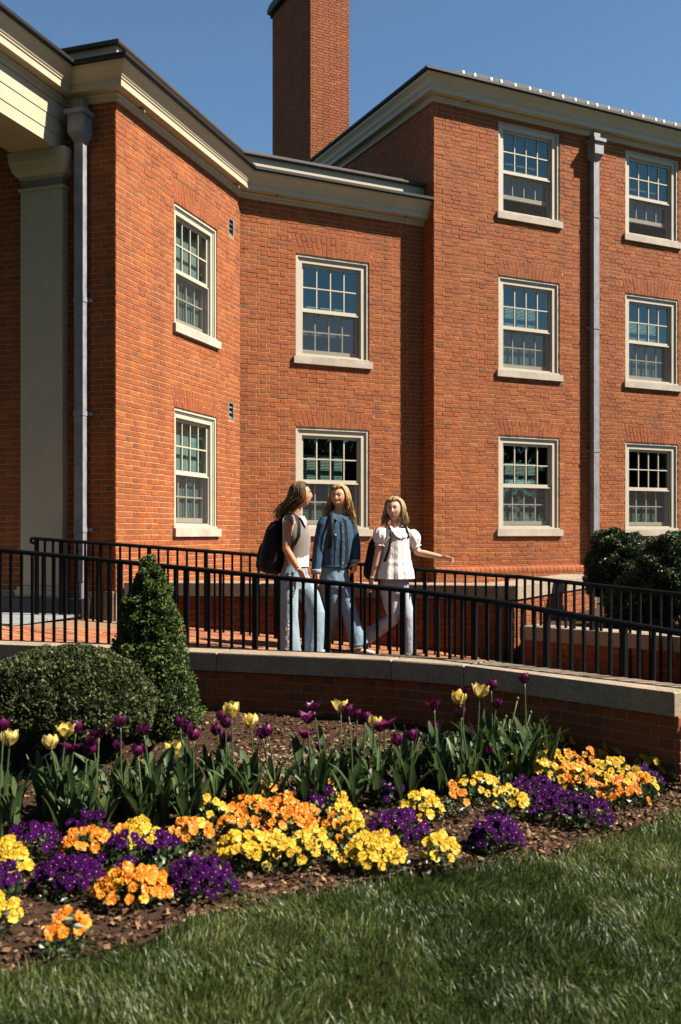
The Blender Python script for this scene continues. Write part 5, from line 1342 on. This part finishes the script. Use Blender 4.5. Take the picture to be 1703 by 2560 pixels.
# ---- person 1: knit vest, wide jeans, walking to the right, seen from her right
def person1():
    Y = 9.5; f = Vector((.80, -.60)); rv = (f.y, -f.x); J = lambda x, y, d=0: at(x, y, Y) + Vector(((x-CX)/F_PX*d, d, (HY-y)/F_PX*d)); fl = zf(-.40, Y)
    root = thing('person', 'woman with wavy brown hair in a grey knit vest and wide jeans, walking', 'person', (at(748, 0, Y).x, Y, fl))
    b = MB(); hc = J(751, 1237); g, M3 = head(b, hc, (.985, .10, .06), Vector((-.06, 0, 1)), 1.07)
    b.tube([J(733, 1296), J(738, 1281), J(744, 1262), J(748, 1245)], [.060, .048, .045, .05], 14)
    tk_ = [(1296, 736, .135, .070), (1306, 738, .150, .088), (1340, 744, .140, .105), (1385, 742, .118, .090), (1412, 738, .130, .098), (1450, 733, .150, .110), (1475, 733, .14, .10)]
    b.tube([J(k[1], k[0]) for k in tk_], [(k[2], k[3]) for k in tk_], 20, up=(*rv, 0))
    S, E, W = J(719, 1304, -.125), J(716, 1374, -.19), J(747, 1424, -.17); arm_tube(b, S, E, W, (.050, .043, .038, .037, .025)); b.sphere(J(722, 1300, -.11), .052, 12, 8)
    hand(b, W, J(762, 1450, -.17)-W, (.35, -.5, .3), .35, 1.02)
    S2, E2, W2 = J(752, 1304, .12), J(742, 1372, .2), J(756, 1424, .18); arm_tube(b, S2, E2, W2); hand(b, W2, (.1, 0, -1), (.6, -.3, 0), .4)
    for (h, k, a) in (((722,1452,-.07), (722,1540,-.08), (726,1648,-.08)), ((745,1452,.07), (790,1538,.05), (777,1646,.05))):
        b.tube([J(*h), J(*k), J(*a)], [.085, .055, .038], 12)
    finish(b, 'body', M_skin1, root, .0055, 3); face_parts(g, M3, 1.07, root, .4, ear_ring=M_gold)
    # jeans
    m = MB(); m.smooth = True
    m.tube([J(739, 1408), J(738, 1420), J(734, 1448), J(733, 1472)], [(.128,.100), (.138,.108), (.165,.125), (.15,.12)], 20, up=(*rv, 0))
    m.tube([J(721,1450,-.07), J(720,1490,-.08), J(721,1540,-.09), J(724,1600,-.09), J(726,1652,-.09)], [.105, .100, .092, .100, .112], 18)
    m.tube([J(748,1450,.07), J(775,1492,.07), J(789,1532,.06), J(786,1590,.06), J(779,1650,.06)], [.104, .098, .090, .095, .108], 18)
    finish(m, 'jeans', M_jean1, root, .008, 3)
    # frayed side seam
    q = random.Random(4); m = MB()
    for k in range(90):
        y = 1432 + k*2.35; x = 727 + 6*math.sin(k*.07) + q.uniform(-2.0, 2.0) - (k/90)**2*5; p = J(x, y, -.205 - .012*math.sin(k*.05)); d = Vector((q.uniform(-.02, .02), q.uniform(-.012, 0), q.uniform(-.018, .006)))
        m.tube([p, p + d], [.0030, .0016], 4)
    sm = m.build('frayed_seam', [M_white], root); sm['kind'] = 'stuff'
    m = MB(); m.smooth = True; dress_torso(m, [(0, 1386, 743, .128, .106), (1, 1402, 742, .130, .108), (2, 1416, 740, .134, .112)], Y, rv, 6, lambda t, a: 1+.012*math.sin(9*a)*t); m.build('white_tshirt_hem', [M_white], root)
    # vest with a neck band; arm holes stay open at the shoulder
    m = MB(); m.smooth = True
    tone_ = [(0, 1286, 738, .070, .058), (1, 1291, 737, .100, .070), (2, 1298, 737, .122, .086), (3, 1312, 739, .130, .104), (4, 1340, 744, .142, .120), (5, 1370, 744, .130, .112), (6, 1386, 742, .132, .110), (7, 1394, 742, .130, .108)]
    dress_torso(m, tone_, Y, rv, 22, lambda t, a: 1 + .010*math.sin(26*a)*min(1, t*1.5)); m.build('knit_vest', [M_knit], root)
    m = MB(); m.smooth = True; nf = Vector((f.x, f.y, 0)); c0 = J(740, 1290)
    m.tube([c0 + nf*.075 + Vector((0,0,-.005)), c0 + nf*.105 + Vector((0,0,-.05)), c0 + nf*.120 + Vector((0,0,-.11))], [(.040,.008), (.028,.008), (.006,.004)], 8, up=(*rv, 0)); m.build('white_neckline', [M_white], root)
    m = MB(); m.smooth = True; c = J(721, 1304, -.105); m.tube([c + Vector((.052*math.cos(a)*.9, -.02 - .025*abs(math.cos(a)), .062*math.sin(a) )) for a in [k*math.pi/8 for k in range(17)]], .009, 6); m.build('armhole_trim', [M_white], root)
    ring_on(E, W, .90, .031, M_gold, root, 'bracelet', .0045); ring_on(E, W, .96, .030, M_white, root, 'bracelet', .004)
    q2 = random.Random(9)
    def tgt(az, r_):
        back = (math.pi - abs(az-math.pi))/math.pi
        return J(r_.uniform(692, 716) - 12*back*r_.random(), r_.uniform(1275, 1303), r_.uniform(-.10, .10))
    hair(g, 1.07, root, M_hair1, 21, 420, tgt, .2, face_half=1.05, wave=.014, rad=.0042, vol=1.12, tonef=lambda az: .12*math.sin(az*3))
    for k in range(5): pass
    shoe(root, J(730, 1650, -.08), (1, -.1), fl, M_shoew); shoe(root, J(785, 1650, .05), (1, -.1), fl, M_shoew)
    st1 = [J(700,1304,-.06), J(712,1288,-.12), J(728,1281,-.135), J(741,1290,-.17), J(748,1312,-.20), J(747,1340,-.205), J(736,1362,-.18), J(716,1376,-.12)]
    st2 = [J(722,1300,.10), J(745,1283,.10), J(760,1292,.08), J(768,1312,.02)]
    backpack('large black backpack worn by the woman in the knit vest', J(702, 1302, .02), J(676, 1434, .02), rv, f, [st1, st2], (at(685,0,Y).x, Y+.02, 1.2), .155, .115, .032)
person1()

# ---- person 2: denim jacket, facing the camera, long golden hair
def person2():
    Y = 10.0; f = Vector((.42, -.91)); rv = (f.y, -f.x); J = lambda x, y, d=0: at(x, y, Y) + Vector(((x-CX)/F_PX*d, d, (HY-y)/F_PX*d)); fl = zf(.1, Y)
    root = thing('person', 'smiling woman with long golden hair in a blue denim jacket and jeans', 'person', (at(848, 0, Y).x, Y, fl))
    b = MB(); hc = J(849, 1242); g, M3 = head(b, hc, (-.34, -.94, .02), Vector((-.05, 0, 1)), 1.06)
    b.tube([J(845, 1300), J(847, 1283), J(849, 1262), J(850, 1245)], [.060, .047, .044, .05], 14)
    tk_ = [(1295, 844, .13, .070), (1305, 844, .155, .088), (1340, 842, .150, .105), (1385, 840, .118, .092), (1412, 838, .130, .10), (1450, 837, .155, .115), (1472, 837, .14, .10)]
    b.tube([J(k[1], k[0]) for k in tk_], [(k[2], k[3]) for k in tk_], 20, up=(*rv, 0))
    S, E, W = J(811, 1304, -.07), J(797, 1364, -.09), J(791, 1430, -.13); arm_tube(b, S, E, W); hand(b, W, J(794, 1455, -.13)-W, (.3, -.6, 0), .4)
    S2, E2, W2 = J(877, 1305, .07), J(889, 1358, .08), J(890, 1406, -.02); arm_tube(b, S2, E2, W2); hand(b, W2, J(885, 1428, -.04)-W2, (-.5, -.7, 0), 1.1)
    legs = (((826,1450,-.03), (832,1530,.04), (808,1600,.26)), ((850,1450,.05), (873,1524,-.02), (896,1618,-.06)))
    for h, k, a in legs: b.tube([J(*h), J(*k), J(*a)], [.085, .055, .036], 12)
    finish(b, 'body', M_skin2, root, .0055, 3); face_parts(g, M3, 1.06, root, 1.0, ear_ring=M_gold)
    m = MB(); m.smooth = True
    m.tube([J(838, 1412), J(838, 1425), J(837, 1450), J(837, 1470)], [(.130,.104), (.142,.112), (.162,.122), (.15,.115)], 20, up=(*rv, 0))
    m.tube([J(825,1450,-.03), J(828,1492,0), J(832,1530,.04), J(821,1568,.15), J(808,1602,.27)], [.098, .088, .074, .078, .088], 18)
    m.tube([J(850,1450,.05), J(863,1490,.01), J(874,1528,-.02), J(886,1575,-.04), J(896,1612,-.06)], [.100, .090, .078, .082, .090], 18)
    finish(m, 'jeans', M_jean2, root, .008, 3)
    m = MB(); m.smooth = True; c = J(896, 1611, -.06); m.tube([c + Vector((-.004,0,.02)), c + Vector((.002,0,0)), c + Vector((.007,0,-.014))], [.094, .097, .097], 22); m.build('jeans_hem', [M_jean2], root)
    # jacket
    m = MB(); m.smooth = True
    m.tube([J(846,1286), J(844,1296), J(843,1312), J(842,1345), J(840,1385), J(838,1410), J(837,1421)], [(.085,.066), (.150,.090), (.175,.112), (.170,.128), (.160,.124), (.158,.124), (.156,.122)], 22, up=(*rv, 0))
    m.tube([J(815,1300,-.05), J(808,1312,-.07), J(801,1345,-.085), J(796,1372,-.10), J(792,1405,-.12), J(790,1428,-.13)], [.060, .064, .060, .056, .050, .047], 16)
    m.tube([J(873,1300,.05), J(878,1314,.07), J(885,1340,.08), J(889,1362,.07), J(890,1385,.03), J(890,1400,-.01)], [.058, .060, .055, .052, .048, .045], 16)
    finish(m, 'denim_jacket', M_jacket, root, .007, 2)
    nf = Vector((f.x, f.y, 0)); r3 = Vector((rv[0], rv[1], 0)); ch = J(843, 1290)
    for sx in (1, -1):                                              # collar wings
        m = MB(); a = ch + nf*.045 + r3*sx*.055 + Vector((0,0,.022)); m.add([a, ch + nf*.085 + r3*sx*.018 + Vector((0,0,-.012)), ch + nf*.115 + r3*sx*.050 + Vector((0,0,-.055)), ch + nf*.075 + r3*sx*.095 + Vector((0,0,-.012)), ch - nf*.02 + r3*sx*.075 + Vector((0,0,.02))], [(0,1,2,3), (0,3,4)]); o = m.build('collar', [M_jacket], root)
        sd = o.modifiers.new('solid', 'SOLIDIFY'); sd.thickness = .008
    def front(t, lat, out=.0):                                      # a point on the jacket front, t 0 top .. 1 hem
        py = 1300 + 120*t; a = spline([(0, 843, .172, .108), (.15, 843, .178, .117), (.4, 842, .172, .131), (.75, 840, .162, .128), (1, 837, .160, .126)], 21)[int(t*20)]
        c = J(a[0], py); ry = a[2]; rx = a[1]; yy = ry*math.sqrt(max(0, 1-(lat/rx)**2)); return c + nf*(yy + out) + r3*lat
    m = MB(); L_ = []
    for k in range(13): t = k/12; L_ += [front(t, -.020 - .022*t, .004), front(t, -.052 - .045*t, .004)]
    m.add(L_, [(2*k, 2*k+1, 2*k+3, 2*k+2) for k in range(12)]); m.build('shaded_shirt_strip', [M_navy], root)  # dark strip: shadow of the open jacket painted over the shirt
    m = MB(); L_ = []
    for k in range(13): t = k/12; L_ += [front(t, .012 - .02*t, .008), front(t, -.018 - .022*t, .010)]
    m.add(L_, [(2*k, 2*k+1, 2*k+3, 2*k+2) for k in range(12)]); pk = m.build('placket', [M_jacket], root)
    for k in range(6):
        t = .10+k*.16; p = front(t, -.004 - .02*t, .011); mm = MB(); mm.smooth = True; mm.sphere(p, .0055, 8, 6); mm.build('button', [M_gold], root)
    seamm = cloth('seam_thread', (0.11,0.17,0.23))
    for lats, t0, t1 in (((.055, .05), .22, .95), ((.098, .075), .22, .95), ((-.10, -.09), .22, .95)):
        m = MB(); m.tube([front(t0 + (t1-t0)*k/10, lats[0]+(lats[1]-lats[0])*k/10, .001) for k in range(11)], .0022, 5); m.build('seam', [seamm], root)
    m = MB(); m.tube([front(.95, .15 - k*.03, .002) for k in range(11)], .0026, 5); m.build('waistband_seam', [seamm], root)
    m = MB(); p = [front(.22, .035, .004), front(.22, .105, .004), front(.31, .105, .006), front(.345, .07, .007), front(.31, .035, .006)]; m.add(p, [(0,1,2,3,4)]); m.build('pocket_flap', [M_jacket], root)
    mm = MB(); mm.smooth = True; mm.sphere(front(.31, .07, .010), .006, 8, 6); mm.build('button', [M_teeth], root)
    m = MB(); m.smooth = True; c = J(790, 1428, -.13); m.tube([c + Vector((0,0,.022)), c + Vector((0,0,-.022))], [.052, .050], 16); m.build('cuff', [M_cuff], root)
    m = MB(); m.smooth = True; c = J(890, 1401, -.015); m.tube([c + Vector((0,0,.012)), c + Vector((0,0,-.012))], [.049, .047], 16); m.build('cuff', [M_cuff], root)
    ring_on(E2, W2, 1.0, .030, M_white, root, 'bracelet', .004)
    def tgt(az, r_):
        if az < math.pi: return J(r_.uniform(811, 826), r_.uniform(1276, 1300), r_.uniform(-.04, .07))      # her right, the viewer's left
        k = (2*math.pi - az)/math.pi
        return J(r_.uniform(876, 898) - 10*k, r_.uniform(1296, 1330), r_.uniform(.0, .10))
    hair(g, 1.06, root, M_hair2, 33, 380, tgt, .3, face_half=.98, wave=.005, rad=.0042, vol=1.08)
    shoe(root, J(900, 1634, -.07), (.8, -.5), fl, M_shoew); shoe(root, J(803, 1612, .28), (.5, -.2, -.8), None, M_shoew)
    st = [J(822,1290,.03), J(826,1284,-.07), J(830,1292,-.125), J(830,1315,-.155), J(829,1345,-.165), J(823,1372,-.13)]
    st2 = [J(866,1290,.06), J(868,1285,-.02), J(868,1300,-.075), J(870,1330,-.085), J(874,1360,-.05)]
    backpack('black backpack mostly hidden behind the woman in the denim jacket', J(850, 1305, .20), J(852, 1418, .24), rv, f, [st], (at(850,0,Y).x, Y+.2, 1.1), .15, .085, .019)
person2()

# ---- person 3: white blouse, arm held out to the right
def person3():
    Y = 10.0; f = Vector((.46, -.89)); rv = (f.y, -f.x); J = lambda x, y, d=0: at(x, y, Y) + Vector(((x-CX)/F_PX*d, d, (HY-y)/F_PX*d)); fl = zf(.55, Y)
    root = thing('person', 'blonde woman in a white puff sleeve blouse with one arm held out', 'person', (at(990, 0, Y).x, Y, fl))
    b = MB(); hc = J(987, 1273); g, M3 = head(b, hc, (-.30, -.95, .0), Vector((-.10, 0, 1)), 1.05)
    b.tube([J(989, 1328), J(989, 1312), J(988, 1293), J(988, 1275)], [.062, .047, .043, .05], 14)
    tk_ = [(1322, 989, .125, .070), (1331, 989, .150, .090), (1362, 990, .145, .105), (1405, 988, .118, .090), (1430, 987, .128, .098), (1465, 987, .150, .112), (1484, 987, .14, .10)]
    b.tube([J(k[1], k[0]) for k in tk_], [(k[2], k[3]) for k in tk_], 20, up=(*rv, 0)); b.sphere(J(987, 1337, -.045), (.075, .06, .045), 14, 10)
    S, E, W = J(957, 1326, -.07), J(945, 1388, -.08), J(931, 1448, -.09); arm_tube(b, S, E, W, (.050, .046, .038, .035, .025)); hand(b, W, J(926, 1472, -.10)-W, (.5, -.6, 0), .45, .95)
    S2, E2, W2 = J(1021, 1328, .07), J(1045, 1381, .03), J(1103, 1393, -.05); arm_tube(b, S2, E2, W2, (.050, .046, .040, .037, .024)); hand(b, W2, Vector((.96, -.1, -.16)), (.1, -.8, .5), .70, .95)
    legs = (((972,1465,-.04), (986,1546,.02), (920,1592,.24)), ((1001,1465,.05), (1019,1545,-.02), (1025,1640,-.02)))
    for h, k, a in legs: b.tube([J(*h), J(*k), J(*a)], [.085, .055, .036], 12)
    finish(b, 'body', M_skin3, root, .0055, 3); face_parts(g, M3, 1.05, root, .35, ear_ring=M_gold)
    m = MB(); m.smooth = True
    m.tube([J(987, 1430), J(987, 1442), J(986, 1465), J(986, 1486)], [(.130,.104), (.142,.112), (.162,.122), (.15,.115)], 20, up=(*rv, 0))
    m.tube([J(972,1465,-.04), J(978,1508,0), J(984,1546,.03), J(951,1570,.13), J(917,1592,.24)], [.096, .082, .070, .072, .078], 18)
    m.tube([J(1000,1465,.05), J(1010,1505,.01), J(1019,1545,-.02), J(1021,1592,-.02), J(1023,1634,-.02)], [.098, .084, .072, .072, .072], 18)
    finish(m, 'jeans', M_jean3, root, .008, 3)
    q = random.Random(8); m = MB(); c = J(1023, 1632, -.02)
    for k in range(44): a = k*math.pi/22; p = c + Vector((math.cos(a)*.073, math.sin(a)*.073, .004)); m.tube([p, p + Vector((q.uniform(-.004,.004), 0, -.018))], .002, 4)
    o = m.build('frayed_hem', [M_white], root); o['kind'] = 'stuff'
    # blouse
    def pl(t, a): return 1 + (.012 + .045*max(0, t-.25))*math.sin(17*a + 2.5*math.sin(3*a)) + .012*math.sin(41*a)*t
    m = MB(); m.smooth = True
    keys = [(0, 1321, 989, .150, .084), (.10, 1327, 989, .157, .098), (.25, 1345, 990, .160, .120), (.5, 1375, 989, .150, .128), (.72, 1402, 988, .160, .136), (.74, 1403, 988, .172, .146), (.84, 1418, 988, .172, .147), (.86, 1420, 988, .185, .158), (1, 1446, 988, .200, .175)]
    dress_torso(m, keys, Y, rv, 40, pl, seg=120); m.build('white_blouse', [M_white], root)
    for (cx_, cy_, dd, ex, ey, ed, nm) in ((953, 1342, -.075, 950, 1366, -.08, 'puff_sleeve'), (1030, 1348, .06, 1040, 1368, .045, 'puff_sleeve')):
        m = MB(); m.smooth = True; seg = 40; c0 = J(cx_ + (4 if cx_ < 990 else -8), cy_-20, dd*.6); c1 = J(ex, ey, ed); b0 = len(m.v); n = 12; d = (c1-c0); x = d.orthogonal().normalized(); y = d.cross(x).normalized()
        for i in range(n+1):
            t = i/n; r = .054 + .034*math.sin(math.pi*min(1, t*1.12))**.8 - .006*t
            if i >= n-1: r = .050 + (.012 if i == n else 0)
            for k in range(seg): a = 2*math.pi*k/seg; rr_ = r*(1 + .06*math.sin(11*a + t)*math.sin(math.pi*t*.9+.2)); m.v.append(tuple(c0 + d*t + x*math.cos(a)*rr_ + y*math.sin(a)*rr_))
        for i in range(n):
            for k in range(seg): m.face((b0+i*seg+k, b0+i*seg+(k+1) % seg, b0+(i+1)*seg+(k+1) % seg, b0+(i+1)*seg+k))
        m.build(nm, [M_white], root)
    for sx in (1, -1):
        m = MB(); m.smooth = True; r3 = Vector((rv[0], rv[1], 0)); nf = Vector((f.x, f.y, 0)); cc = J(989, 1318)
        m.tube([cc + r3*sx*.085 - nf*.03 + Vector((0,0,.012)), cc + r3*sx*.088 + nf*.04 + Vector((0,0,.004)), cc + r3*sx*.075 + nf*.085 + Vector((0,0,-.035)), cc + r3*sx*.045 + nf*.112 + Vector((0,0,-.085)), cc + nf*.122 + Vector((0,0,-.105))], [(.026,.008)]*4 + [(.02,.008)], 8, up=(*rv, 0)); m.build('neck_frill', [M_white], root)
    ring_on(E, W, .93, .029, M_white, root, 'bracelet', .0045)
    def tgt(az, r_):
        if az < math.pi: return J(r_.uniform(953, 969), r_.uniform(1294, 1318), r_.uniform(-.06, .06))
        return J(r_.uniform(1004, 1022), r_.uniform(1290, 1312), r_.uniform(-.06, .06))
    hair(g, 1.05, root, M_hair3, 44, 360, tgt, .2, face_half=.98, wave=.008, rad=.0042, vol=1.10)
    shoe(root, J(1026, 1645, -.03), (.7, -.6), fl, M_shoe); shoe(root, J(912, 1604, .26), (.2, -.2, -.9), None, M_shoe)
    st = [J(966,1318,.03), J(969,1310,-.07), J(976,1322,-.125), J(978,1345,-.15), J(972,1375,-.15), J(962,1402,-.12), J(950,1440,-.04)]
    st2 = [J(1008,1320,.06), J(1013,1312,-.01), J(1019,1328,-.06), J(1022,1346,-.07)]
    backpack('small black backpack worn by the woman in the white blouse', J(952, 1338, .10), J(936, 1452, .12), rv, f, [st, st2], (at(940,0,Y).x, Y+.1, 1.0), .125, .095, .012)
person3()
# ------------------------------------------------------------------ reflectance trim: one factor per family of surfaces
def trim_albedo():
    for name, m in MATS.items():
        if name in ('window_glass', 'insect_screen', 'gold', 'clear_snow_guard', 'eye_white', 'teeth', 'eye_dark'): continue
        k = .62
        if 'petal' in name: k = .74
        elif 'paint' in name and 'rail' not in name: k = .63
        elif name in ('grass_blade', 'tulip_leaf', 'pansy_leaf', 'tulip_stem', 'lawn_ground'): k = .75
        elif 'boxwood' in name or 'shrub' in name: k = .75
        t = m.node_tree
        socks = [s for n in t.nodes if n.type in ('BSDF_PRINCIPLED', 'BSDF_TRANSLUCENT') for s in n.inputs if s.name in ('Base Color', 'Color')]
        for s in socks:
            if s.is_linked:
                src = s.links[0].from_socket; mx = t.nodes.new('ShaderNodeMix'); mx.data_type = 'RGBA'; mx.blend_type = 'MULTIPLY'
                mx.inputs['Factor'].default_value = 1.0; mx.inputs[7].default_value = (k, k, k, 1)
                t.links.new(src, mx.inputs[6]); t.links.new(mx.outputs[2], s)
            else:
                c = s.default_value; s.default_value = (c[0]*k, c[1]*k, c[2]*k, 1)
trim_albedo()
